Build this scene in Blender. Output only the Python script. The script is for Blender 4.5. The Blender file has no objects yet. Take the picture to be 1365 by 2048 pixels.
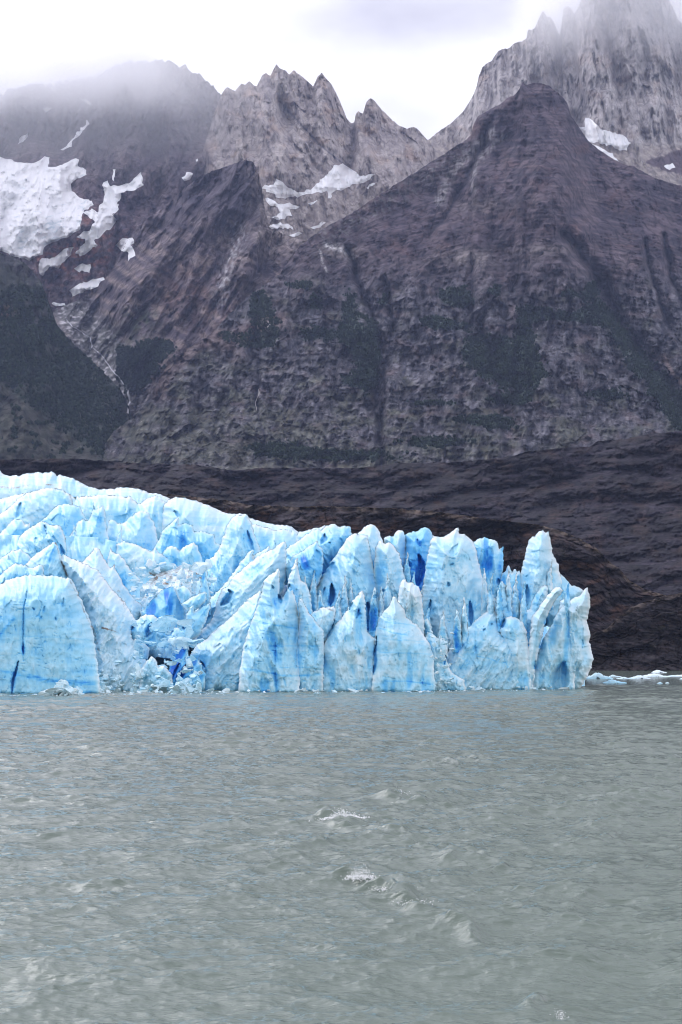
import bpy, math, random
import numpy as np

# ------------------------------------------------------------------ camera
F = 2844.0            # focal length in photo pixels (1365 wide)
CX, HY = 682.5, 1315.0  # principal column, horizon row
CAMZ = 8.0
scene = bpy.context.scene
COL = scene.collection
cam_d = bpy.data.cameras.new("camera")
cam = bpy.data.objects.new("camera", cam_d)
COL.objects.link(cam)
cam.location = (0, 0, CAMZ)
cam.rotation_euler = (math.radians(90), 0, 0)
cam_d.sensor_fit = 'VERTICAL'
cam_d.sensor_height = 36.0
cam_d.lens = F * 36.0 / 2048.0
cam_d.shift_y = (HY - 1024.0) / 2048.0
cam_d.clip_start = 0.5
cam_d.clip_end = 60000.0
scene.camera = cam

# ------------------------------------------------------------------ render settings
scene.render.engine = 'CYCLES'
cy = scene.cycles
cy.use_denoising = True
cy.pixel_filter_type = 'BLACKMAN_HARRIS'
cy.filter_width = 1.0
cy.max_bounces = 14
cy.diffuse_bounces = 7
cy.glossy_bounces = 3
cy.transmission_bounces = 2
cy.volume_bounces = 12
cy.transparent_max_bounces = 6
cy.volume_step_rate = 1.5
cy.volume_max_steps = 96
vs = scene.view_settings
vs.view_transform = 'Standard'
vs.look = 'None'
vs.exposure = 0.2
vs.gamma = 1.0

# ------------------------------------------------------------------ light
SUN_EL, SUN_AZ = 40.0, -36.0     # azimuth from +Y, negative = to the left
world = bpy.data.worlds.new("World")
scene.world = world
world.use_nodes = True
nt = world.node_tree
for n in list(nt.nodes): nt.nodes.remove(n)
wo = nt.nodes.new('ShaderNodeOutputWorld')
bg = nt.nodes.new('ShaderNodeBackground')
sky = nt.nodes.new('ShaderNodeTexSky')
sky.sky_type = 'NISHITA'
sky.sun_disc = False
sky.sun_elevation = math.radians(SUN_EL)
sky.sun_rotation = math.radians(SUN_AZ)
tc = nt.nodes.new('ShaderNodeTexCoord')
mp = nt.nodes.new('ShaderNodeMapping'); mp.inputs['Scale'].default_value = (2.6, 2.6, 6.0); mp.inputs['Location'].default_value = (.35, 0, .3)
nz = nt.nodes.new('ShaderNodeTexNoise'); nz.inputs['Scale'].default_value = 1.5; nz.inputs['Detail'].default_value = 5; nz.inputs['Roughness'].default_value = .5
rp = nt.nodes.new('ShaderNodeValToRGB')
rp.color_ramp.elements[0].position = .34; rp.color_ramp.elements[0].color = (6.3, 6.1, 7.2, 1)
rp.color_ramp.elements[1].position = .66; rp.color_ramp.elements[1].color = (12.7, 12.6, 13.1, 1)
mx = nt.nodes.new('ShaderNodeMix'); mx.data_type = 'RGBA'; mx.inputs[0].default_value = .92
# the deck is thinner and brighter overhead than at its base near the summits
sep = nt.nodes.new('ShaderNodeSeparateXYZ')
mr = nt.nodes.new('ShaderNodeMapRange'); mr.inputs['From Min'].default_value = .38; mr.inputs['From Max'].default_value = .95
mr.inputs['To Min'].default_value = 1.0; mr.inputs['To Max'].default_value = 1.45
vm = nt.nodes.new('ShaderNodeVectorMath'); vm.operation = 'SCALE'
L = nt.links.new
L(tc.outputs['Generated'], mp.inputs['Vector']); L(mp.outputs[0], nz.inputs['Vector'])
# the deck is greyer above the summits and thin, near white, in the gap over the skyline
se0 = nt.nodes.new('ShaderNodeSeparateXYZ'); L(tc.outputs['Generated'], se0.inputs[0])
gp_ = nt.nodes.new('ShaderNodeMapRange'); gp_.interpolation_type = 'SMOOTHSTEP'
gp_.inputs['From Min'].default_value = .375; gp_.inputs['From Max'].default_value = .415; gp_.inputs['To Min'].default_value = .2; gp_.inputs['To Max'].default_value = -.09
L(se0.outputs['Z'], gp_.inputs['Value'])
ad_ = nt.nodes.new('ShaderNodeMath'); L(nz.outputs['Fac'], ad_.inputs[0]); L(gp_.outputs[0], ad_.inputs[1])
L(ad_.outputs[0], rp.inputs['Fac'])
L(tc.outputs['Generated'], sep.inputs[0]); L(sep.outputs['Z'], mr.inputs['Value'])
L(rp.outputs['Color'], vm.inputs[0]); L(mr.outputs[0], vm.inputs['Scale'])
L(sky.outputs['Color'], mx.inputs[6]); L(vm.outputs[0], mx.inputs[7])
# bright veil where the sun stands behind the deck
dt = nt.nodes.new('ShaderNodeVectorMath'); dt.operation = 'DOT_PRODUCT'
_a, _e = math.radians(SUN_AZ), math.radians(SUN_EL)
dt.inputs[1].default_value = (math.sin(_a) * math.cos(_e), math.cos(_a) * math.cos(_e), math.sin(_e))
nrm = nt.nodes.new('ShaderNodeVectorMath'); nrm.operation = 'NORMALIZE'
L(tc.outputs['Generated'], nrm.inputs[0]); L(nrm.outputs[0], dt.inputs[0])
gl = nt.nodes.new('ShaderNodeMapRange'); gl.interpolation_type = 'SMOOTHERSTEP'
gl.inputs['From Min'].default_value = .80; gl.inputs['From Max'].default_value = 1.0
gl.inputs['To Min'].default_value = 1.0; gl.inputs['To Max'].default_value = 3.2
L(dt.outputs['Value'], gl.inputs['Value'])
vg = nt.nodes.new('ShaderNodeVectorMath'); vg.operation = 'SCALE'
L(mx.outputs[2], vg.inputs[0]); L(gl.outputs[0], vg.inputs['Scale'])
L(vg.outputs[0], bg.inputs['Color']); bg.inputs['Strength'].default_value = 0.10
L(bg.outputs[0], wo.inputs['Surface'])

sun_d = bpy.data.lights.new("sun", 'SUN')
sun_d.energy = 0.6
sun_d.angle = math.radians(12)
sun_d.color = (1.0, .97, .93)
sun = bpy.data.objects.new("sun", sun_d)
COL.objects.link(sun)
az, el = math.radians(SUN_AZ), math.radians(SUN_EL)
from mathutils import Vector
dirv = Vector((math.sin(az) * math.cos(el), math.cos(az) * math.cos(el), math.sin(el)))
sun.rotation_euler = dirv.to_track_quat('Z', 'Y').to_euler()
sun.location = (-300, 100, 900)

# ------------------------------------------------------------------ helpers
rng = np.random.default_rng(7)

def W(px, py, Y):
    """photo pixel + distance -> world"""
    px = np.asarray(px, float); py = np.asarray(py, float); Y = np.asarray(Y, float)
    return np.stack([(px - CX) / F * Y, Y + 0 * px, CAMZ + (HY - py) / F * Y], -1)

def pn(x, y, seed=0):
    xi = np.floor(x).astype(np.int64); yi = np.floor(y).astype(np.int64)
    xf = x - xi; yf = y - yi
    u = xf * xf * xf * (xf * (xf * 6 - 15) + 10); v = yf * yf * yf * (yf * (yf * 6 - 15) + 10)
    def g(ix, iy, dx, dy):
        h = (ix * 374761393 + iy * 668265263 + seed * 974634777) & 0xffffffff
        h = ((h ^ (h >> 13)) * 1274126177) & 0xffffffff
        h = (h ^ (h >> 16)) & 0xffff
        a = h * (2 * math.pi / 65536.0)
        return np.cos(a) * dx + np.sin(a) * dy
    a = g(xi, yi, xf, yf); b = g(xi + 1, yi, xf - 1, yf)
    c = g(xi, yi + 1, xf, yf - 1); d = g(xi + 1, yi + 1, xf - 1, yf - 1)
    ab = a + u * (b - a); cd = c + u * (d - c)
    return (ab + v * (cd - ab)) * 1.5

def fbm(x, y, octs=5, seed=0, gain=.5, ridged=False):
    s = 0; a = 1.0; t = 0
    for o in range(octs):
        n = pn(x * 2 ** o + 17.3 * o, y * 2 ** o - 9.1 * o, seed + o)
        if ridged: n = 1 - 2 * np.abs(n) ** .8
        s = s + a * n; t += a; a *= gain
    return s / t

def hash2(ix, iy, k):
    h = (ix * 73856093 + iy * 19349663 + k * 83492791) & 0xffffffff
    h = ((h ^ (h >> 13)) * 1274126177) & 0xffffffff
    return ((h ^ (h >> 16)) & 0xffff) / 65535.0

def worley(x, y, seed=0):
    """-> F1, F2, cell value"""
    xi = np.floor(x).astype(np.int64); yi = np.floor(y).astype(np.int64)
    f1 = np.full(x.shape, 9.0); f2 = np.full(x.shape, 9.0); cid = np.zeros(x.shape)
    gx = np.zeros(x.shape); gy = np.zeros(x.shape)
    for dx in (-1, 0, 1):
        for dy in (-1, 0, 1):
            cx = xi + dx; cyy = yi + dy
            px = cx + hash2(cx, cyy, seed + 1); py = cyy + hash2(cx, cyy, seed + 2)
            d = np.hypot(px - x, py - y)
            closer = d < f1
            f2 = np.where(closer, f1, np.minimum(f2, d))
            cid = np.where(closer, hash2(cx, cyy, seed + 3), cid)
            gx = np.where(closer, px, gx); gy = np.where(closer, py, gy)
            f1 = np.where(closer, d, f1)
    return f1, f2, cid, gx, gy

def sstep(a, b, x):
    t = np.clip((x - a) / (b - a), 0, 1)
    return t * t * (3 - 2 * t)

def polydist(px, py, pts, closed=False):
    P = np.asarray(pts, float)
    if closed: P = np.vstack([P, P[:1]])
    best = np.full(px.shape, 1e9); bx = np.zeros(px.shape); by = np.zeros(px.shape)
    for (x0, y0), (x1, y1) in zip(P[:-1], P[1:]):
        dx, dy = x1 - x0, y1 - y0
        L2 = dx * dx + dy * dy + 1e-9
        t = np.clip(((px - x0) * dx + (py - y0) * dy) / L2, 0, 1)
        qx = x0 + t * dx; qy = y0 + t * dy
        d = np.hypot(px - qx, py - qy)
        m = d < best
        best = np.where(m, d, best); bx = np.where(m, qx, bx); by = np.where(m, qy, by)
    return best, bx, by

def inside(px, py, pts):
    P = np.asarray(pts, float); n = len(P)
    r = np.zeros(px.shape, bool)
    for i in range(n):
        x0, y0 = P[i]; x1, y1 = P[(i + 1) % n]
        if y0 == y1: continue
        c = ((y0 > py) != (y1 > py)) & (px < (x1 - x0) * (py - y0) / (y1 - y0) + x0)
        r ^= c
    return r

def roughen(pts, step=4.0, amp=1.0, seed=0, closed=True, keep_y=None):
    """resample a traced outline and give it small irregular teeth"""
    P = [tuple(p) for p in pts]
    if closed: P = P + [P[0]]
    out = []
    for (x0, y0), (x1, y1) in zip(P[:-1], P[1:]):
        d = math.hypot(x1 - x0, y1 - y0); n = max(1, int(d / step))
        for i in range(n):
            t = i / n
            out.append((x0 + (x1 - x0) * t, y0 + (y1 - y0) * t))
    if not closed: out.append(P[-1])
    A = np.array(out)
    r = np.random.default_rng(seed)
    off = r.normal(0, 1, (len(A), 2)) * amp * .6
    off += np.stack([pn(A[:, 0] / 9, A[:, 1] / 9, seed), pn(A[:, 0] / 9 + 50, A[:, 1] / 9, seed + 3)], -1) * amp * 1.6
    if keep_y is not None: off[A[:, 1] > keep_y] = 0
    return A + off

def make_mesh(name, verts, quads, mat, attrs=None, cols=None, smooth=True, parent=None, tris=None):
    me = bpy.data.meshes.new(name)
    verts = np.asarray(verts, np.float32)
    nv = len(verts)
    me.vertices.add(nv)
    me.vertices.foreach_set('co', verts.ravel())
    parts = []
    nq = 0 if quads is None else len(quads); ntr = 0 if tris is None else len(tris)
    loops = []
    starts = []
    if nq:
        loops.append(np.asarray(quads, np.int32).ravel()); starts.append(np.arange(nq) * 4)
    if ntr:
        loops.append(np.asarray(tris, np.int32).ravel()); starts.append(nq * 4 + np.arange(ntr) * 3)
    loops = np.concatenate(loops).astype(np.int32); starts = np.concatenate(starts).astype(np.int32)
    me.loops.add(len(loops)); me.loops.foreach_set('vertex_index', loops)
    me.polygons.add(len(starts)); me.polygons.foreach_set('loop_start', starts)
    me.polygons.foreach_set('use_smooth', np.full(len(starts), smooth, bool))
    me.update(calc_edges=True)
    for k, a in (attrs or {}).items():
        at = me.attributes.new(k, 'FLOAT', 'POINT'); at.data.foreach_set('value', np.asarray(a, np.float32).ravel())
    for k, a in (cols or {}).items():
        a = np.asarray(a, np.float32)
        if a.shape[-1] == 3: a = np.concatenate([a, np.ones(a.shape[:-1] + (1,), np.float32)], -1)
        at = me.attributes.new(k, 'FLOAT_COLOR', 'POINT'); at.data.foreach_set('color', a.ravel())
    if mat: me.materials.append(mat)
    o = bpy.data.objects.new(name, me)
    COL.objects.link(o)
    if parent: o.parent = parent
    return o

def tag(o, label=None, cat=None, group=None, kind=None):
    if label: o['label'] = label
    if cat: o['category'] = cat
    if group: o['group'] = group
    if kind: o['kind'] = kind
    return o

def grid_quads(nx, ny, off=0):
    i = np.arange(ny - 1)[:, None] * nx + np.arange(nx - 1)[None, :]
    i = i.ravel() + off
    return np.stack([i, i + 1, i + 1 + nx, i + nx], -1)

# ------------------------------------------------------------------ materials
def new_mat(name):
    m = bpy.data.materials.new(name); m.use_nodes = True
    t = m.node_tree; p = t.nodes['Principled BSDF']
    return m, t, p

def rock_material(name, bump=1.0, nscale=.05, rough=.9, spec=.12, contrast=.42, js=.012, bed=.35, joint=.5):
    m, t, p = new_mat(name)
    a = t.nodes.new('ShaderNodeAttribute'); a.attribute_name = 'tint'
    c = t.nodes.new('ShaderNodeTexCoord')
    n = t.nodes.new('ShaderNodeTexNoise'); n.inputs['Scale'].default_value = nscale; n.inputs['Detail'].default_value = 8; n.inputs['Roughness'].default_value = .7
    t.links.new(c.outputs['Object'], n.inputs['Vector'])
    r = t.nodes.new('ShaderNodeMapRange'); r.inputs['From Min'].default_value = .3; r.inputs['From Max'].default_value = .7
    r.inputs['To Min'].default_value = 1 - contrast; r.inputs['To Max'].default_value = 1 + contrast * 1.1
    t.links.new(n.outputs['Fac'], r.inputs['Value'])
    v = t.nodes.new('ShaderNodeVectorMath'); v.operation = 'SCALE'
    t.links.new(a.outputs['Color'], v.inputs[0]); t.links.new(r.outputs[0], v.inputs['Scale'])
    # bedding: thin bands; joints: broken dark lines
    N = t.nodes.new; K = t.links.new
    wn = N('ShaderNodeTexNoise'); wn.inputs['Scale'].default_value = js * .6; wn.inputs['Detail'].default_value = 3
    K(c.outputs['Object'], wn.inputs['Vector'])
    wm = N('ShaderNodeVectorMath'); wm.operation = 'MULTIPLY_ADD'; wm.inputs[1].default_value = (1.1 / js,) * 3
    K(wn.outputs['Color'], wm.inputs[0]); K(c.outputs['Object'], wm.inputs[2])
    m1 = N('ShaderNodeMapping'); m1.inputs['Scale'].default_value = (js * .35, js * .35, js * 5.0); m1.inputs['Rotation'].default_value = (0, .06, 0); K(wm.outputs[0], m1.inputs['Vector'])
    bd = N('ShaderNodeTexNoise'); bd.inputs['Scale'].default_value = 1; bd.inputs['Detail'].default_value = 5; bd.inputs['Roughness'].default_value = .6; K(m1.outputs[0], bd.inputs['Vector'])
    br = N('ShaderNodeMapRange'); br.inputs['From Min'].default_value = .36; br.inputs['From Max'].default_value = .62; br.inputs['To Min'].default_value = 1 - bed; br.inputs['To Max'].default_value = 1 + bed * .7; K(bd.outputs['Fac'], br.inputs['Value'])
    m2 = N('ShaderNodeMapping'); m2.inputs['Scale'].default_value = (js * 1.5, js * 1.5, js * .55); m2.inputs['Rotation'].default_value = (0, .18, 0); K(wm.outputs[0], m2.inputs['Vector'])
    vo = N('ShaderNodeTexVoronoi'); vo.feature = 'DISTANCE_TO_EDGE'; vo.inputs['Scale'].default_value = 1; K(m2.outputs[0], vo.inputs['Vector'])
    vr = N('ShaderNodeMapRange'); vr.inputs['From Min'].default_value = 0; vr.inputs['From Max'].default_value = .07; vr.inputs['To Min'].default_value = 1 - joint; vr.inputs['To Max'].default_value = 1; K(vo.outputs['Distance'], vr.inputs['Value'])
    ml = N('ShaderNodeMath'); ml.operation = 'MULTIPLY'; K(br.outputs[0], ml.inputs[0]); K(vr.outputs[0], ml.inputs[1])
    v2 = N('ShaderNodeVectorMath'); v2.operation = 'SCALE'; K(v.outputs[0], v2.inputs[0]); K(ml.outputs[0], v2.inputs['Scale'])
    v = v2
    hs = N('ShaderNodeMath'); hs.operation = 'ADD'; K(n.outputs['Fac'], hs.inputs[0]); K(ml.outputs[0], hs.inputs[1])
    t.links.new(v.outputs[0], p.inputs['Base Color'])
    b = t.nodes.new('ShaderNodeBump'); b.inputs['Strength'].default_value = .6; b.inputs['Distance'].default_value = bump
    t.links.new(hs.outputs[0], b.inputs['Height']); t.links.new(b.outputs[0], p.inputs['Normal'])
    p.inputs['Roughness'].default_value = rough
    p.inputs['Specular IOR Level'].default_value = spec
    return m

M_ROCK = rock_material('mountain_rock', 9.0, .03)
M_GRANITE = rock_material('pale_granite', 7.0, .03, .9, .12, .26, .012, .12, .35)
M_SLAB = rock_material('dark_slab_rock', 2.0, .14, .8, .12, .5, .05, .5, .55)
M_TREE = rock_material('tree_leaf', .5, .3, bed=0, joint=0)

def snow_material():
    m, t, p = new_mat('snow')
    a = t.nodes.new('ShaderNodeAttribute'); a.attribute_name = 'tint'
    t.links.new(a.outputs['Color'], p.inputs['Base Color'])
    p.inputs['Roughness'].default_value = .7
    return m
M_SNOW = snow_material()

def ice_material():
    m, t, p = new_mat('glacier_ice')
    N = t.nodes.new; K = t.links.new
    ab = N('ShaderNodeAttribute'); ab.attribute_name = 'blue'
    ad = N('ShaderNodeAttribute'); ad.attribute_name = 'dirt'
    c = N('ShaderNodeTexCoord')
    # thin layering, tilted a little
    mp = N('ShaderNodeMapping'); mp.inputs['Scale'].default_value = (.05, .05, .55); mp.inputs['Rotation'].default_value = (0, .05, 0)
    K(c.outputs['Object'], mp.inputs['Vector'])
    lay = N('ShaderNodeTexNoise'); lay.inputs['Scale'].default_value = 1.0; lay.inputs['Detail'].default_value = 5
    K(mp.outputs[0], lay.inputs['Vector'])
    n = N('ShaderNodeTexNoise'); n.inputs['Scale'].default_value = .35; n.inputs['Detail'].default_value = 8; n.inputs['Roughness'].default_value = .65
    K(c.outputs['Object'], n.inputs['Vector'])
    # blue + variation
    l1 = N('ShaderNodeMapRange'); l1.inputs['From Min'].default_value = .3; l1.inputs['From Max'].default_value = .7; l1.inputs['To Min'].default_value = -.06; l1.inputs['To Max'].default_value = .08
    K(lay.outputs['Fac'], l1.inputs['Value'])
    l2 = N('ShaderNodeMapRange'); l2.inputs['From Min'].default_value = .3; l2.inputs['From Max'].default_value = .7; l2.inputs['To Min'].default_value = .035; l2.inputs['To Max'].default_value = -.035
    K(n.outputs['Fac'], l2.inputs['Value'])
    s1 = N('ShaderNodeMath'); K(ab.outputs['Fac'], s1.inputs[0]); K(l1.outputs[0], s1.inputs[1])
    s2 = N('ShaderNodeMath'); s2.use_clamp = True; K(s1.outputs[0], s2.inputs[0]); K(l2.outputs[0], s2.inputs[1])
    r = N('ShaderNodeValToRGB'); K(s2.outputs[0], r.inputs['Fac'])
    e = r.color_ramp.elements
    e[0].position = 0; e[0].color = (.78, .87, .90, 1)
    e[1].position = 1; e[1].color = (.02, .17, .70, 1)
    for pos, col in ((.20, (.61, .81, .88, 1)), (.42, (.34, .70, .89, 1)), (.62, (.15, .55, .89, 1)), (.8, (.035, .32, .80, 1))):
        q = e.new(pos); q.color = col
    # dirt
    dn = N('ShaderNodeTexNoise'); dn.inputs['Scale'].default_value = .9; dn.inputs['Detail'].default_value = 8; dn.inputs['Roughness'].default_value = .75
    K(c.outputs['Object'], dn.inputs['Vector'])
    d1 = N('ShaderNodeMath'); d1.operation = 'ADD'; K(ad.outputs['Fac'], d1.inputs[0]); K(dn.outputs['Fac'], d1.inputs[1])
    d2 = N('ShaderNodeMapRange'); d2.inputs['From Min'].default_value = .92; d2.inputs['From Max'].default_value = 1.25; K(d1.outputs[0], d2.inputs['Value'])
    mx = N('ShaderNodeMix'); mx.data_type = 'RGBA'; K(d2.outputs[0], mx.inputs[0]); K(r.outputs['Color'], mx.inputs[6]); mx.inputs[7].default_value = (.22, .18, .15, 1)
    K(mx.outputs[2], p.inputs['Base Color'])
    b = N('ShaderNodeBump'); b.inputs['Strength'].default_value = .55; b.inputs['Distance'].default_value = .35
    K(n.outputs['Fac'], b.inputs['Height'])
    K(b.outputs[0], p.inputs['Normal'])
    p.inputs['Roughness'].default_value = .45
    p.inputs['Specular IOR Level'].default_value = .3
    return m
M_ICE = ice_material()

# ------------------------------------------------------------------ mountains
class Layer:
    def __init__(s, name, top, bot, Yt, Yb, x0, x1, nx, ny, power=1.0, disp=None, color=None, teeth=1.0, seed=1, mat=None, drop=0.0, label=None):
        s.top = np.array(top, float); s.bot = np.array(bot, float); s.Yt, s.Yb = Yt, Yb
        s.power, s.disp, s.color, s.seed, s.teeth = power, disp, color, seed, teeth
        s.name = name; s.x0, s.x1, s.nx, s.ny, s.mat = x0, x1, nx, ny, mat
    def ptop(s, x):
        y = np.interp(x, s.top[:, 0], s.top[:, 1])
        return y + s.teeth * (fbm(x / 14, x * 0 + s.seed, 4, s.seed, .65) * 7)
    def pbot(s, x): return np.interp(x, s.bot[:, 0], s.bot[:, 1])
    def Y(s, px, py):
        t = s.ptop(px); b = s.pbot(px)
        v = np.clip((b - py) / np.maximum(b - t, 5), -.2, 1.05)
        yt = np.interp(px, *zip(*s.Yt)) if isinstance(s.Yt, list) else s.Yt
        yb = np.interp(px, *zip(*s.Yb)) if isinstance(s.Yb, list) else s.Yb
        base = yb + (yt - yb) * np.sign(v) * np.abs(v) ** s.power
        return base + (s.disp(px, py, v) * base / F if s.disp else 0)
    def build(s):
        x = np.linspace(s.x0, s.x1, s.nx)
        t = s.ptop(x); b = s.pbot(x)
        v = np.linspace(0, 1, s.ny)[:, None]
        px = np.broadcast_to(x, (s.ny, s.nx)); py = b + (t - b) * v
        Yd = s.Y(px, py)
        co = W(px, py, Yd)
        col = s.color(px, py, v + 0 * px) * getattr(s, 'gain', 1.0)
        # far side of the ridge
        rows = [co]; cols = [col]
        last = co[-1]; far = co[-max(4, s.ny // 3):, :, 1].max(0)
        zb = last[:, 2]
        for k, (dy, fz) in enumerate(((25, .992), (120, .96), (500, .62), (1100, .2), (1500, -.02))):
            r = last.copy(); r[:, 1] = (far if k else last[:, 1]) + dy * (s.scale if hasattr(s, 'scale') else 1); r[:, 2] = zb * fz
            rows.append(r[None]); cols.append(col[-1:])
        co = np.concatenate(rows, 0); col = np.concatenate(cols, 0)
        ny = co.shape[0]
        o = make_mesh(s.name, co.reshape(-1, 3), grid_quads(s.nx, ny), s.mat or M_ROCK, cols={'tint': col.reshape(-1, 3)})
        tag(o, kind='structure')
        return o

def fb_px(px, py, lam, octs, seed, ax=1.0, ay=1.0, ridged=False, H=1.0):
    """fractal relief, in pixels, amplitude proportional to wavelength"""
    s = 0; l = lam
    for o in range(octs):
        n = pn(px / (l * ax) + 13.7 * o, py / (l * ay) - 7.7 * o, seed + o)
        if ridged: n = (.5 - np.abs(n) * 1.3) * (-1 if ridged == 2 or (ridged == 3 and o % 2) else 1)
        s = s + n * lam * (l / lam) ** H
        l *= .5
    return s

def mixc(a, b, t):
    a = np.asarray(a, float); b = np.asarray(b, float)
    return a + (b - a) * np.asarray(t)[..., None]

def stroke(px, py, pts, w):
    d, _, _ = polydist(px, py, pts)
    return np.exp(-(d / w) ** 2)

def facet(px, py, sx, sy, seed, warp=.25):
    """angular planes: each cell is a tilted facet"""
    wx = px + sx * warp * fbm(px / sx, py / sy, 3, seed + 30); wy = py + sy * warp * fbm(px / sx + 9, py / sy, 3, seed + 31)
    f1, f2, cid, cx, cyy = worley(wx / sx, wy / sy, seed)
    k = (cid * 4096).astype(np.int64)
    return ((hash2(k, 0, 1) - .5) * (wx / sx - cx) + (hash2(k, 0, 2) - .5) * (wy / sy - cyy)) * 2.2 + (cid - .5) * .35

# ---- L1 cloud-capped dark massif on the left
L1top = [(-420, 250), (-200, 235), (0, 188), (30, 176), (60, 168), (110, 168), (150, 160), (200, 150), (215, 138), (260, 122), (330, 120), (372, 135), (400, 150), (415, 160), (440, 188), (470, 260), (560, 330), (640, 420)]
L1bot = [(-420, 640), (60, 640), (250, 640), (400, 600), (640, 560)]
def d1(px, py, v):
    a = fb_px(px + .25 * py, py, 150, 6, 11, .8, 1.7, 3) * .9
    b = fb_px(px, py, 24, 4, 17, 1, 1, 2) * .7 + facet(px, py, 60, 80, 12) * 14
    c = -np.exp(-((px - 90) / 190) ** 2 - ((py - 420) / 90) ** 2) * 120
    return a + b + c
def c1(px, py, v):
    n = fbm((px + .3 * py) / 40, py / 110, 5, 21)
    base = mixc((.070, .056, .070), (.14, .11, .115), sstep(-.35, .4, n))
    streak = sstep(.15, .5, fbm((px - .35 * py) / 9, py / 60, 4, 25))
    base = mixc(base, (.24, .21, .21), streak * .45)
    red = np.exp(-(((px - 150) / 90) ** 2 + ((py - 500) / 70) ** 2)) * sstep(-.2, .4, fbm(px / 22, py / 14, 4, 31))
    base = mixc(base, (.26, .105, .075), np.clip(red * 1.2, 0, .9))
    scree = sstep(520, 600, py) * .6
    return mixc(base, (.24, .20, .20), scree * sstep(-.3, .3, fbm(px / 30, py / 12, 4, 33)))
layer1 = Layer('mountain', L1top, L1bot, 5600, [(-420, 4500), (640, 4700)], -420, 640, 540, 300, 1.15, d1, c1, 2.2, 3)

# ---- L2 pale granite spires, centre
L2top = [(330, 470), (368, 420), (384, 372), (398, 330), (412, 282), (425, 240), (436, 206), (444, 186), (455, 174), (462, 177), (470, 183), (483, 166), (490, 169), (500, 163), (508, 170), (514, 172), (525, 150), (533, 146), (541, 151), (547, 140), (553, 129), (560, 137), (570, 139), (580, 150), (588, 140), (600, 149), (615, 162), (627, 172), (635, 155), (644, 145), (652, 157), (664, 168), (672, 185), (681, 205), (695, 238), (704, 248), (709, 244), (712, 228), (718, 222), (726, 228), (733, 205), (742, 196), (750, 202), (765, 220), (785, 240), (800, 252), (815, 257), (828, 254), (840, 262), (856, 280), (870, 300), (900, 360), (960, 460)]
L2bot = [(330, 520), (960, 560)]
def d2(px, py, v):
    a = fb_px(px - .15 * py, py, 130, 6, 41, .7, 1.9, 3, .95) * .75 + facet(px - .2 * py, py, 34, 70, 42) * 12 + facet(px, py, 14, 26, 43) * 4
    f = stroke(px, py, [(575, 220), (630, 280), (700, 335)], 5) * 8 - stroke(px, py, [(640, 150), (628, 230), (600, 290), (560, 340)], 30) * 40
    g = stroke(px, py, [(706, 240), (705, 290), (700, 340)], 12) * 60 - stroke(px, py, [(740, 200), (735, 260), (725, 330)], 18) * 30 - stroke(px, py, [(555, 130), (530, 220), (480, 300)], 30) * 40
    bowl = sstep(340, 470, py) * 60 * np.exp(-((px - 650) / 110) ** 2)
    return a + f + g + bowl + fb_px(px, py, 14, 3, 47) * .5
def c2(px, py, v):
    n = fbm(px / 26, py / 60, 5, 51)
    base = mixc((.30, .265, .26), (.40, .36, .34), sstep(-.35, .4, n))
    base = mixc(base, (.40, .29, .22), sstep(.05, .5, fbm(px / 40, py / 30, 4, 53)) * .55)
    crack = sstep(.72, .95, fbm((px - .2 * py) / 16, py / 70, 4, 55, .6, True) * .5 + .5)
    base = mixc(base, (.15, .135, .14), crack * .5)
    base = mixc(base, (.08, .08, .10), stroke(px, py, [(575, 220), (600, 246), (640, 290), (700, 338)], 2.0) * .7)
    dark = stroke(px, py, [(706, 240), (707, 290), (700, 335)], 5) * .6
    base = mixc(base, (.10, .09, .10), dark)
    sc = sstep(345, 400, py + 18 * fbm(px / 40, py / 40, 3, 57))
    scc = mixc((.27, .235, .22), (.36, .32, .30), sstep(-.3, .3, fbm((px + py) / 30, (px - py) / 9, 4, 58)))
    base = base + (scc - base) * sc[..., None]
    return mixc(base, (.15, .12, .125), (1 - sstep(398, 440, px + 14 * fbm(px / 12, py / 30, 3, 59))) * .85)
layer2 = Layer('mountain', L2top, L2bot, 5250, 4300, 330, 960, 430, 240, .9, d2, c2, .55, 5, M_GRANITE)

# ---- L3 tall granite tower massif, right
L3top = [(560, 520), (640, 450), (720, 385), (800, 325), (840, 292), (858, 278), (885, 258), (905, 245), (925, 225), (938, 206), (948, 188), (954, 172), (958, 150), (965, 135), (985, 120), (997, 101), (1010, 97), (1020, 95), (1030, 86), (1045, 82), (1054, 77), (1056, 61), (1063, 60), (1070, 55), (1076, 40), (1087, 22), (1094, 33), (1102, 34), (1110, 46), (1117, 66), (1124, 72), (1126, 20), (1136, 11), (1142, 16), (1149, 27), (1156, 15), (1168, -8), (1195, -60), (1260, -95), (1320, -60), (1337, -5), (1345, 12), (1355, 36), (1365, 48), (1450, 110), (1560, 150), (1700, 260)]
L3bot = [(560, 620), (1000, 620), (1700, 560)]
def d3(px, py, v):
    a = fb_px(px - .1 * py, py, 130, 6, 61, .55, 2.2, 3, .95) * .85 + facet(px - .1 * py, py, 30, 80, 62) * 12 + facet(px, py, 13, 30, 63) * 4
    w = (1 - sstep(250, 330, py))
    b = fb_px(px, py, 18, 4, 67, .8, 1.5) * .6
    s = stroke(px, py, [(1120, 60), (1130, 150), (1175, 230)], 18) * 50
    return a * (.35 + .65 * w) + b + s - stroke(px, py, [(1087, 22), (1060, 120), (1000, 200), (960, 260)], 40) * 40
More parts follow.
